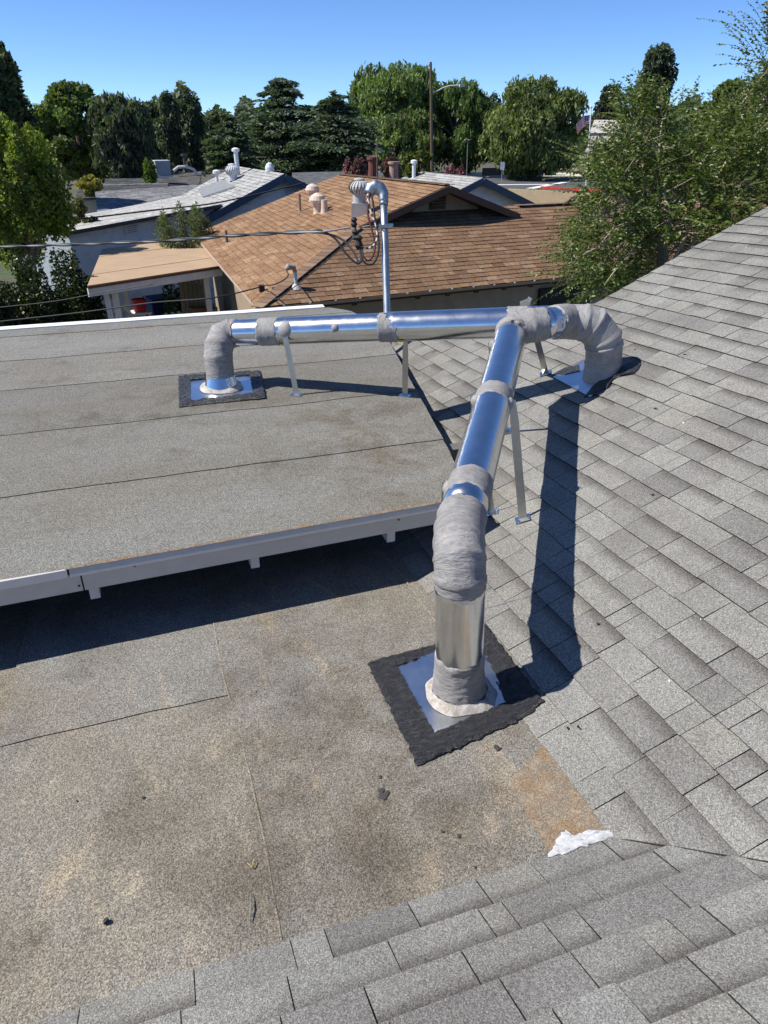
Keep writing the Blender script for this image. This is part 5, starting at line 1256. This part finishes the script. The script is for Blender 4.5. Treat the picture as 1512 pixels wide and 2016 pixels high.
# loose bits on the roof
def chip(x, y, r, c, label, cat, zf=None, h=.006):
    p = pgrad(x, y, 0, GY) if zf is None else zf; pts = [(p.x + r * math.cos(a) * rng.uniform(.5, 1.2), p.y + r * math.sin(a) * rng.uniform(.5, 1.2)) for a in [i * math.pi / 3 for i in range(6)]]
    mb = MB(); z = p.z + .016; mb.hexa([(q[0], q[1], z - .004) for q in pts], [(p.x + (q[0] - p.x) * .7, p.y + (q[1] - p.y) * .7, z + h * rng.uniform(.6, 1.3)) for q in pts], c); o = mb.build(cat.replace(' ', '_'), M['attr']); tag(o, label, cat); return o
chip(210, 1820, .012, (.03, .03, .034), 'black tar chip lying on the low roof at lower left', 'tar chip', h=.007)
tw = pgrad(495, 1795, 0, GY) + Z * .018; mb = MB(); mb.tube([tw + Vector((-.01, -.04, 0)), tw + Vector((0, 0, .004)), tw + Vector((.006, .045, 0))], [.001, .003, .001], 6, c=(.20, .18, .15)); tag(mb.build('dry_twig', M['attr']), 'grey dry twig lying on the low roof near the shingles', 'twig')
tw = pgrad(497, 1714, 0, GY) + Z * .018; mb = MB(); mb.tube([tw + Vector((-.012, .02, 0)), tw, tw + Vector((.012, .024, .004))], [.001, .003, .001], 5, c=(.62, .45, .14)); tag(mb.build('straw', M['attr']), 'yellow V shaped straw lying on the low roof', 'straw')
# ------------------------------------------------------------------ trees and shrubs
nr = np.random.default_rng(7)
def unit(v): return v / np.maximum(np.linalg.norm(v, axis=1, keepdims=True), 1e-6)
def leaf_mesh(name, c, d, L, Wd, tone, mat, parent, pointed=False):
    n = len(c); d = unit(d); s = unit(np.cross(d, unit(nr.normal(size=(n, 3)))))
    L = np.asarray(L).reshape(-1, 1) * np.ones((n, 1)); Wd = np.asarray(Wd).reshape(-1, 1) * np.ones((n, 1))
    if pointed:
        up = np.cross(s, d); k = 6
        V = np.stack([c, c + d * L * .35 + s * Wd * .5 + up * Wd * .12, c + d * L * .7 + s * Wd * .36 + up * Wd * .06, c + d * L - up * Wd * .12, c + d * L * .7 - s * Wd * .36 + up * Wd * .06, c + d * L * .35 - s * Wd * .5 + up * Wd * .12], 1)
        loops = np.array([0, 1, 2, 3, 0, 3, 4, 5]); per = 2
    else:
        k = 4; V = np.stack([c - d * L * .5, c + s * Wd * .5, c + d * L * .5, c - s * Wd * .5], 1); loops = np.array([0, 1, 2, 3]); per = 1
    me = bpy.data.meshes.new(name); me.vertices.add(n * k); me.vertices.foreach_set('co', V.astype(np.float32).ravel())
    li = (loops[None, :] + (np.arange(n) * k)[:, None]).ravel()
    me.loops.add(len(li)); me.loops.foreach_set('vertex_index', li.astype(np.int32))
    me.polygons.add(n * per); me.polygons.foreach_set('loop_start', (np.arange(n * per) * 4).astype(np.int32))
    me.update(calc_edges=True); me.validate()
    a = me.color_attributes.new('col', 'FLOAT_COLOR', 'POINT')
    cc = np.ones((n, k, 4), dtype=np.float32); cc[:, :, :3] = np.clip(tone, 0, 1)[:, None, :]; a.data.foreach_set('color', cc.ravel())
    me.materials.append(mat); return link(name, me, parent)
def tones(n, base, var=.25, clump=None, alt=None, altp=0):
    t = np.array(base)[None, :] * 1.22 * (1 + nr.normal(size=(n, 1)) * var)
    t = t * (1 + nr.normal(size=(n, 3)) * .06)
    if clump is not None: t = t * clump[:, None]
    if alt is not None: m = nr.random(n) < altp; t[m] = np.array(alt) * (1 + nr.normal(size=(m.sum(), 1)) * .2)
    return np.clip(t, .004, .9)
def sphere(n): return unit(nr.normal(size=(n, 3)))
def frame_px(xl, xr, yt, yb, D):
    xc = (xl + xr) / 2; l, r = pdist(xl, (yt + yb) / 2, D), pdist(xr, (yt + yb) / 2, D)
    zt, zb = pdist(xc, yt - (yb - yt) * .05, D).z, max(pdist(xc, yb, D).z, GROUND + .05); c = (l + r) / 2
    return np.array([c.x, c.y, 0]), (r - l).length / 2, zb, zt
def trunk_mesh(parent, base, top, r, c, limbs):
    mb = MB(); b = Vector(base); t = Vector(top); mid = b.lerp(t, .5) + Vector((nr.normal() * .15, nr.normal() * .15, 0))
    mb.tube([b, b.lerp(t, .12), mid, t], [r * 1.35, r, r * .75, r * .3], 8, c=c)
    for q in limbs:
        q = Vector(q); s = b.lerp(t, float(nr.uniform(.3, .75))); m = s.lerp(q, .5) + Vector((0, 0, abs(q.z - s.z) * .12)); mb.tube([s, m, q], [r * .42, r * .25, r * .08], 6, c=c)
    mb.build('trunk', M['bark'], parent)
def tree(name, label, cat, box, D, kind, base, n=9000, leaf=.3, ratio=.5, squash=.75, group=None, alt=None, altp=0, bark=(.13, .10, .075), clumps=34, depth=1.0, cl_r=.30, shape=1.0, var=.25, trans=None):
    c, R, zb, zt = frame_px(*box, D); H = zt - zb
    root = empty(name, (c[0], c[1], GROUND), label, cat, group)
    cs = []
    if kind in ('round', 'plume', 'weep', 'column'):
        i = np.arange(clumps); u = sphere(clumps); rad = nr.uniform(.45, .9, size=(clumps, 1)) ** .6
        cc = u * rad; cc[:, 2] = (cc[:, 2] + 1) / 2
        if kind == 'column':
            cc[:, 2] = nr.random(clumps); w = np.sin(np.pi * np.clip(cc[:, 2] * .86 + .1, 0, 1)) ** .7; cc[:, :2] = unit(nr.normal(size=(clumps, 2))) * (nr.random((clumps, 1)) ** .5) * w[:, None] * .75
        if shape != 1: cc[:, :2] *= (1 - (1 - shape) * np.clip(cc[:, 2:3] * 1.4 - .4, 0, 1))
        centers = c + cc * np.array([R * (1 - cl_r * .8), R * (1 - cl_r * .8) * depth, H * (1 - cl_r * .55)]) + np.array([0, 0, zb + H * .06])
        rcl = nr.uniform(.7, 1.25, clumps) * cl_r * R
        tclump = np.clip(1 + nr.normal(size=clumps) * .24, .5, 1.7)
        k = nr.integers(0, clumps, n)
        if kind in ('round', 'plume'):
            sp = sphere(n) * (nr.random((n, 1)) ** .38); sp[:, 2] *= squash
            if kind == 'plume': sp[:, 2] *= 2.1; sp[:, :2] *= (1 - .45 * np.clip(sp[:, 2:3], 0, 1.5))
            pos = centers[k] + sp * rcl[k][:, None]
            dr = sp * .8 + nr.normal(size=(n, 3)) * .6 + np.array([0, 0, .25 if kind == 'plume' else -.15])
        elif kind == 'column':
            sp = sphere(n) * (nr.random((n, 1)) ** .4); sp[:, 2] *= 1.5; pos = centers[k] + sp * rcl[k][:, None]; dr = sp + nr.normal(size=(n, 3)) * .4 + np.array([0, 0, -.9])
        else:
            ns = n // 14; ks = nr.integers(0, clumps, ns); rcl = rcl * .82; st = centers[ks] + sphere(ns) * rcl[ks][:, None] * np.array([1, 1, .55])
            out = unit(st - (c + np.array([0, 0, zb + H * .45]))); ln = nr.uniform(.05, .17, ns) * H
            tt = np.tile(np.linspace(0, 1, 14), ns); si = np.repeat(np.arange(ns), 14)
            pos = st[si] + out[si] * (np.array([1, 1, .1]) * R * .10) * np.sqrt(tt)[:, None]; pos[:, 2] -= ln[si] * tt ** 1.3
            pos += nr.normal(size=pos.shape) * leaf * .28; k = ks[si]; n = len(pos)
            dr = np.array([0, 0, -1.0]) + nr.normal(size=(n, 3)) * .55
        pos[:, 2] = np.maximum(pos[:, 2], GROUND + .05)
        tn = tones(n, base, var, tclump[k], alt, altp)
        lm = [tuple(v) for v in centers[nr.choice(clumps, min(9, clumps), replace=False)]]
    elif kind == 'cedar':
        P_, Dd, lm = [], [], []; lev = 15; per = n // lev; kk = []
        for j in range(lev):
            f = j / (lev - 1); z = zb + H * (.06 + .90 * f); br = R * (1.0 - .80 * f ** 2.8) * nr.uniform(.62, 1.15); nb = 9
            for b_ in range(nb):
                a_ = 2 * math.pi * (b_ / nb) + j * .7 + nr.normal() * .3; z = zb + H * (.06 + .90 * f + nr.normal() * .028); bl = br * nr.uniform(.55, 1.12); m = max(20, int(per / nb * (1.5 - f)))
                t = nr.random(m) ** .65; w = (.10 + .22 * np.sin(np.pi * np.clip(t, 0, 1) ** .8)) * bl; lat = nr.normal(size=m) * w * .6
                d2 = np.array([math.cos(a_), math.sin(a_)]); p2 = np.array([-d2[1], d2[0]])
                xy = c[:2] + d2 * (t * bl)[:, None] + p2 * lat[:, None]; zz = z + .10 * bl * np.sin(t * 2.2) - .13 * bl * t ** 2 - np.abs(nr.normal(size=m)) * .034 * H * (.4 + .6 * t) * .55 - .10 * np.abs(lat)
                P_.append(np.column_stack([xy, zz])); dd = np.column_stack([np.tile(d2, (m, 1)) + nr.normal(size=(m, 2)) * .5, nr.normal(size=m) * .18 - .18]); Dd.append(dd); kk.append(np.full(m, 1 + nr.normal() * .14))
                if b_ % 3 == 0: lm.append((c[0] + d2[0] * bl * .7, c[1] + d2[1] * bl * .7, z))
        pos = np.vstack(P_); dr = np.vstack(Dd); n = len(pos); tn = tones(n, base, var, np.clip(np.concatenate(kk), .5, 1.6), alt, altp)
        lm = lm[::2]
    leaf_mesh('crown', pos, dr, leaf * nr.uniform(.6, 1.35, n), leaf * ratio * nr.uniform(.7, 1.3, n), tn, M['leaf_far'], root)
    trunk_mesh(root, (c[0], c[1], GROUND), (c[0], c[1], zb + H * .8), max(.06, .05 * R + .02 * H), bark, lm)
    return root
GRP = 'trees beyond the roofs'
tree('tall_tree', 'tall dark leafy tree cut by the left edge of the picture', 'tree', (-125, 72, 18, 380), 30, 'plume', (.050, .072, .030), 26000, .20, .6, clumps=80, cl_r=.24)
tree('young_tree', 'bright yellow green upright tree in front of the dark tree at left', 'tree', (-100, 160, 222, 545), 20.5, 'plume', (.150, .205, .032), 30000, .10, .62, clumps=80, cl_r=.20, depth=.75, alt=(.16, .19, .03), altp=.25, bark=(.2, .15, .11))
tree('round_tree', 'broad green round tree beyond the roofs at left', 'tree', (52, 245, 148, 370), 55, 'round', (.108, .150, .040), 24000, .33, .55, clumps=60, cl_r=.24)
tree('weeping_tree', 'dark weeping tree right of the broad round tree', 'tree', (165, 316, 168, 370), 52, 'weep', (.062, .080, .044), 22000, .40, .34, clumps=46, cl_r=.26)
tree('gum_tree', 'slim grey green gum left of the twin pointed gum', 'tree', (298, 372, 182, 345), 80, 'column', (.075, .098, .058), 9000, .42, .4, clumps=34, cl_r=.34)
tree('gum_tree', 'dark pointed gum with its tip above the pale roofs', 'tree', (336, 418, 172, 345), 84, 'column', (.060, .082, .050), 10000, .42, .4, clumps=36, cl_r=.32)
tree('cedar_tree', 'large tiered cedar with flat branches in the centre left', 'tree', (420, 690, 160, 350), 74, 'cedar', (.078, .108, .068), 26000, .50, .30, var=.3)
tree('cedar_tree', 'lower spreading cedar left of the pepper trees', 'tree', (545, 775, 190, 350), 70, 'cedar', (.070, .098, .060), 20000, .50, .30, var=.3)
tree('cedar_tree', 'small cedar low in front of the pointed gum', 'tree', (385, 520, 232, 350), 66, 'cedar', (.066, .095, .050), 12000, .46, .30, var=.3)
tree('pepper_tree', 'tallest weeping pepper tree behind the utility pole', 'tree', (668, 905, 108, 345), 104, 'weep', (.120, .172, .050), 40000, .66, .36, clumps=70, cl_r=.21, alt=(.17, .22, .075), altp=.2)
tree('pepper_tree', 'narrower weeping pepper tree right of the utility pole', 'tree', (820, 985, 150, 345), 100, 'weep', (.088, .132, .040), 24000, .62, .36, clumps=46, cl_r=.25)
tree('pepper_tree', 'low weeping pepper tree in front of the tallest one', 'tree', (738, 872, 205, 345), 96, 'weep', (.115, .155, .048), 15000, .60, .36, clumps=34, cl_r=.28)
tree('pepper_tree', 'wide weeping pepper tree left of the flagpole', 'tree', (944, 1166, 148, 350), 95, 'weep', (.118, .152, .046), 38000, .62, .36, clumps=60, cl_r=.23, alt=(.165, .20, .07), altp=.2)
tree('pine_tree', 'dark pine with the highest tip at right', 'tree', (1222, 1345, 92, 330), 60, 'column', (.058, .078, .046), 13000, .38, .42, clumps=46, cl_r=.28)
tree('pine_tree', 'distant dark pine directly right of the flag', 'tree', (1150, 1240, 172, 330), 150, 'column', (.035, .048, .032), 6000, .8, .4, clumps=30, cl_r=.3)
tree('pine_tree', 'distant pine peeping between the two pepper trees', 'tree', (930, 1010, 190, 330), 160, 'column', (.04, .055, .04), 4000, .8, .4, clumps=26, cl_r=.3)
tree('leafy_tree', 'rounded green tree behind the near elm at right', 'tree', (1345, 1500, 138, 420), 40, 'round', (.100, .135, .034), 15000, .24, .6, clumps=44, cl_r=.27)
tree('leafy_tree', 'feathery green tree at the right edge behind the elm', 'tree', (1405, 1600, 118, 440), 30, 'plume', (.090, .120, .038), 15000, .17, .5, clumps=46, cl_r=.25)
tree('leafy_tree', 'dark green tree directly behind the left part of the elm', 'tree', (1200, 1335, 175, 430), 34, 'plume', (.065, .110, .026), 15000, .18, .5, clumps=46, cl_r=.27)
tree('leafy_tree', 'dim green tree filling the gap between weeping tree and gums', 'tree', (215, 380, 196, 345), 110, 'round', (.060, .082, .036), 9000, .55, .5, clumps=40, cl_r=.28)
tree('leafy_tree', 'dim green tree filling the gap between gums and cedar', 'tree', (370, 500, 214, 345), 115, 'round', (.065, .085, .040), 9000, .55, .5, clumps=40, cl_r=.28)
tree('leafy_tree', 'dim green tree glimpsed between the cedar and the tallest pepper', 'tree', (610, 730, 196, 345), 118, 'round', (.070, .095, .040), 9000, .55, .5, clumps=40, cl_r=.28)
tree('leafy_tree', 'dim green tree at the far left behind the young tree', 'tree', (-40, 130, 185, 360), 60, 'round', (.060, .085, .032), 12000, .36, .5, clumps=44, cl_r=.28)
SH = 'shrubs'
tree('crape_myrtle', 'pink flowering crape myrtle left of the rusty chimney pipe', 'shrub', (668, 728, 306, 362), 26, 'plume', (.075, .065, .045), 2600, .12, .6, clumps=18, cl_r=.32, alt=(.36, .10, .17), altp=.35)
tree('crape_myrtle', 'pink flowering crape myrtle between the two chimney pipes', 'shrub', (742, 792, 304, 362), 27, 'plume', (.065, .055, .04), 2200, .12, .6, clumps=16, cl_r=.34, alt=(.32, .11, .16), altp=.28)
tree('crape_myrtle', 'low pink crape myrtle behind the pale roof at right', 'shrub', (866, 922, 328, 372), 34, 'plume', (.09, .05, .05), 2000, .14, .6, clumps=14, cl_r=.34, alt=(.40, .11, .20), altp=.45)
tree('magnolia_bush', 'glossy yellow green magnolia behind the brown ridge', 'shrub', (786, 858, 290, 366), 30, 'round', (.16, .17, .022), 3200, .17, .5, clumps=22, cl_r=.3, alt=(.035, .06, .015), altp=.45)
tree('golden_shrub', 'golden yellow shrub beside the dark roofs at left', 'shrub', (146, 204, 338, 396), 36, 'round', (.25, .225, .05), 2400, .15, .5, clumps=16, cl_r=.34)
tree('conical_shrub', 'small green conical shrub left of the air conditioner', 'shrub', (276, 312, 316, 362), 45, 'plume', (.075, .12, .02), 1800, .16, .5, clumps=12, cl_r=.4)
tree('green_shrub', 'green shrub beside the light grey shingle roof', 'shrub', (130, 196, 388, 470), 23, 'round', (.075, .085, .02), 4200, .09, .5, clumps=26, cl_r=.3, alt=(.2, .2, .06), altp=.15)
tree('oleander_bush', 'grey green oleander against the grey siding wall', 'shrub', (298, 432, 408, 520), 20.3, 'plume', (.085, .105, .050), 9000, .085, .26, clumps=26, cl_r=.26, alt=(.15, .18, .09), altp=.3)
# dark ivy bank at the left and the greenery under the patio cover
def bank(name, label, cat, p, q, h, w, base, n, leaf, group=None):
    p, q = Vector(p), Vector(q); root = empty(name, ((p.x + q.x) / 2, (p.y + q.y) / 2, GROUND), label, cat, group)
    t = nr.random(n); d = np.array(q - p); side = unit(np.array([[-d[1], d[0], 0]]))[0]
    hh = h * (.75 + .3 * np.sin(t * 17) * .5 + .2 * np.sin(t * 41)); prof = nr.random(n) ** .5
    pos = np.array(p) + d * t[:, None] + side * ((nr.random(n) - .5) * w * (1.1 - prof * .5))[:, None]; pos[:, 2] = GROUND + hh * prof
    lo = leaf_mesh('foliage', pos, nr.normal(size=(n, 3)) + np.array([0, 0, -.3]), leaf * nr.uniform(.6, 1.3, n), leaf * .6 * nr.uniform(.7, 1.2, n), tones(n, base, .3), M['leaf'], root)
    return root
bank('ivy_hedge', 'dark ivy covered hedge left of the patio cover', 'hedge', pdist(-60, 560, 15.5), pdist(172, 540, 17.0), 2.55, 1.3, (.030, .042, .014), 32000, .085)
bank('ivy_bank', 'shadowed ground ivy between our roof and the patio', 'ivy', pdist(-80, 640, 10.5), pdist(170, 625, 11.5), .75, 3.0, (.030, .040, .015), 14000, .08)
bank('potted_greenery', 'dark greenery at the back of the patio', 'shrub', pdist(330, 590, 18.5), pdist(402, 580, 19), 1.7, .8, (.05, .07, .025), 5000, .08)
nG = 2600; gp_ = np.array([list(pdist(float(x), float(y), 9.6 + d)) for x, y, d in zip(nr.uniform(-70, 75, nG), nr.uniform(628, 662, nG), nr.uniform(-.8, .8, nG))]); gp_[:, 2] = GROUND + 1.0 + nr.random(nG) * .35
o = leaf_mesh('dry_grass', gp_, np.array([0, 0, 1.0]) + nr.normal(size=(nG, 3)) * .45, nr.uniform(.08, .3, nG), np.full(nG, .012), tones(nG, (.30, .24, .09), .25, alt=(.10, .12, .03), altp=.3), M['leaf'], None); tag(o, 'dry yellow grass at the far left edge of our roof', 'grass', kind='stuff')
# raised bed the grass grows on
mb = MB(); bp = pdist(0, 645, 9.6); mb.box(Vector((bp.x - .4, bp.y, GROUND + .45)), 3.2, 2.4, 1.0, rotz(-YAW), (.06, .05, .03)); tag(mb.build('soil_bank', M['attr']), kind='structure')
# far wood closing the horizon
nF = 26000; ang = nr.uniform(-42, 42, nF); DD = nr.uniform(190, 330, nF); hgt = (8.5 + 3.5 * np.sin(ang * .33) + 2.5 * np.sin(ang * 1.3 + 1) + 2.0 * np.sin(ang * 3.1)) * DD / 230
a_ = np.radians(ang) + YAW; pos = np.column_stack([CAM.x + DD * np.sin(a_), CAM.y + DD * np.cos(a_), GROUND + hgt * nr.random(nF) ** .6])
o = leaf_mesh('far_wood', pos, nr.normal(size=(nF, 3)), nr.uniform(1.6, 3.4, nF), nr.uniform(1.0, 2.0, nF), tones(nF, (.060, .080, .038), .3), M['leaf_far'], None); tag(o, 'distant tree belt along the horizon', 'wood', kind='stuff')

# ------------------------------------------------------------------ the near elm behind the rake edge
elm = empty('elm_tree', tuple(pdist(1420, 600, 9.5).xy) + (GROUND,), 'near elm with arching leafy sprays behind the grey slope at right', 'tree')
er = random.Random(21)
eb = pdist(1420, 600, 9.5); eb.z = GROUND
limb_targets = [(1135, 330, 8.6), (1150, 430, 8.3), (1125, 515, 8.2), (1240, 215, 9.4), (1310, 200, 10.2), (1400, 240, 10.0), (1500, 150, 9.0), (1575, 90, 9.2), (1560, 250, 9.6), (1215, 330, 8.9), (1300, 330, 9.2), (1190, 560, 8.3), (1440, 330, 9.0)]
crotch = px(1300, 470, 9.3)
limbs = []; mb = MB()
mb.tube([eb, eb.lerp(crotch, .5) + Vector((.1, 0, .1)), crotch], [.14, .11, .07], 9, c=(.22, .17, .12))
for k, (x, y, d) in enumerate(limb_targets):
    q = px(x, y, d); s = eb.lerp(crotch, .62 + .38 * er.random()) if x > 1330 else crotch + Vector((er.uniform(-.06, .06),) * 3)
    mid = s.lerp(q, .45) + Vector((er.uniform(-.15, .15), er.uniform(-.15, .15), .22)); pts = []
    for i in range(9):
        t = i / 8; pts.append(s * (1 - t) ** 2 + mid * 2 * t * (1 - t) + q * t * t)
    mb.tube(pts, [.020 * (1 - i / 8) + .004 for i in range(9)], 6, c=(.42, .35, .27)); limbs.append(pts)
lp_all = [p for L in limbs for p in L[2:]]
cent, dirs, lens, wids, tn_, tw_v = [], [], [], [], [], MB()
def spray(p, d, L, n, tone, size=.070):
    """an arching twig with two rows of drooping leaves"""
    d = d.normalized(); side = d.cross(Z); side = side.normalized() if side.length > .05 else Vector((1, 0, 0)); pts = []
    bend = Vector((er.uniform(-.2, .2), er.uniform(-.2, .2), -er.uniform(.05, .35)))
    for i in range(6): t = i / 5; pts.append(p + d * L * t + bend * L * t * t)
    tw_v.tube(pts, [.0032, .003, .0026, .002, .0016, .001], 3, cap=False, c=(.14, .13, .06))
    for i in range(n):
        t = (i + .6) / n; q = p + d * L * t + bend * L * t * t; td = (d + bend * 2 * t).normalized(); s = side * (1 if i % 2 else -1)
        ld_ = (s * .75 + td * .55 + Vector((er.gauss(0, .22), er.gauss(0, .22), er.gauss(-.22, .22)))).normalized()
        cent.append(q); dirs.append(ld_); sz = size * er.uniform(.65, 1.2) * (1 - .35 * t); lens.append(sz); wids.append(sz * .46); k = tone * er.uniform(.75, 1.3); tn_.append((.088 * k, .132 * k, .026 * k) if er.random() < .66 else (.165 * k, .205 * k, .050 * k))
# explicit outlying sprays along the outline, then the mass of the crown
for x, y, d, dx, dz, L in [(1160, 305, 8.5, -1, .35, .55), (1168, 345, 8.4, -1, .25, .6), (1150, 325, 8.6, -1, .6, .45), (1150, 372, 8.3, -1, .05, .5), (1160, 470, 8.2, -1, .2, .5), (1145, 500, 8.1, -1, .05, .5), (1165, 540, 8.2, -1, -.1, .7), (1150, 520, 8.1, -1, .02, .6), (1165, 570, 8.2, -.9, -.3, .35),
                           (1195, 415, 8.6, -1, .1, .55), (1230, 200, 9.4, -.5, .8, .45), (1250, 190, 9.5, .1, 1, .4), (1335, 230, 9.6, .1, 1, .45), (1365, 200, 9.8, .1, 1, .4), (1228, 238, 9.3, -.8, .6, .35), (1222, 262, 9.2, -1, .4, .35),
                           (1500, 110, 8.9, -.62, .85, .75), (1512, 90, 8.9, -.35, 1, .7), (1475, 105, 8.8, -.75, .7, .55), (1530, 140, 9, -.8, .45, .8), (1512, 60, 8.9, 0, 1, .5), (1520, 100, 9, -.6, .7, .95), (1490, 150, 9, -.5, .6, .45), (1540, 60, 9, -.3, .9, .6), (1500, 170, 9, -.9, .2, .5), (1535, 30, 9, -.5, .8, .5)]:
    for j in range(3):
        p = px(x + er.uniform(-8, 8), y + er.uniform(-8, 8), d + er.uniform(-.3, .3)); spray(p, _r * dx + Z * dz + _f * er.uniform(-.35, .35) + Vector((0, 0, er.uniform(-.2, .2))), L * er.uniform(.7, 1.1), int(30 * L), er.uniform(.8, 1.2))
outline = [(1130, 560), (1118, 480), (1150, 430), (1165, 340), (1205, 265), (1228, 195), (1265, 175), (1330, 235), (1400, 225), (1470, 190), (1505, 110), (1620, 60), (1620, 420), (1512, 430), (1300, 545), (1200, 590)]
def in_poly(x, y, P):
    r = False; j = len(P) - 1
    for i in range(len(P)):
        if (P[i][1] > y) != (P[j][1] > y) and x < (P[j][0] - P[i][0]) * (y - P[i][1]) / (P[j][1] - P[i][1]) + P[i][0]: r = not r
        j = i
    return r
cnt = 0
clus = []
while len(clus) < 135:
    x, y = er.uniform(1110, 1620), er.uniform(60, 600)
    if in_poly(x, y, outline): clus.append((x, y, er.uniform(8.3, 10.8)))
while cnt < 3700:
    cx_, cy_, cd_ = er.choice(clus); x, y = er.gauss(cx_, 20), er.gauss(cy_, 17)
    if not in_poly(x, y, outline): continue
    d = cd_ + er.gauss(0, .22); p = px(x, y, d)
    if p.y < 4.12: p = px(x, y, d + (4.2 - p.y) * 1.2)
    out = (p - px(1400, 520, 9.8)).normalized()
    spray(p, out * .8 + Vector((er.gauss(0, .45), er.gauss(0, .45), er.gauss(.1, .4))), er.uniform(.26, .5), er.randint(12, 17), er.uniform(.7, 1.25)); cnt += 1
    if cnt % 9 == 0:
        b = min(lp_all, key=lambda v: (v - p).length); m = b.lerp(p, .5) + Vector((0, 0, .08)); tw_v.tube([b, m, p], [.009, .007, .004], 4, cap=False, c=(.30, .24, .17))
leaf_mesh('crown', np.array([tuple(v) for v in cent]), np.array([tuple(v) for v in dirs]), np.array(lens), np.array(wids), np.array(tn_), M['leaf'], elm, pointed=True)
mb.build('trunk', M['bark'], elm)
o = tw_v.build('twigs', M['bark'], elm); o['kind'] = 'stuff'
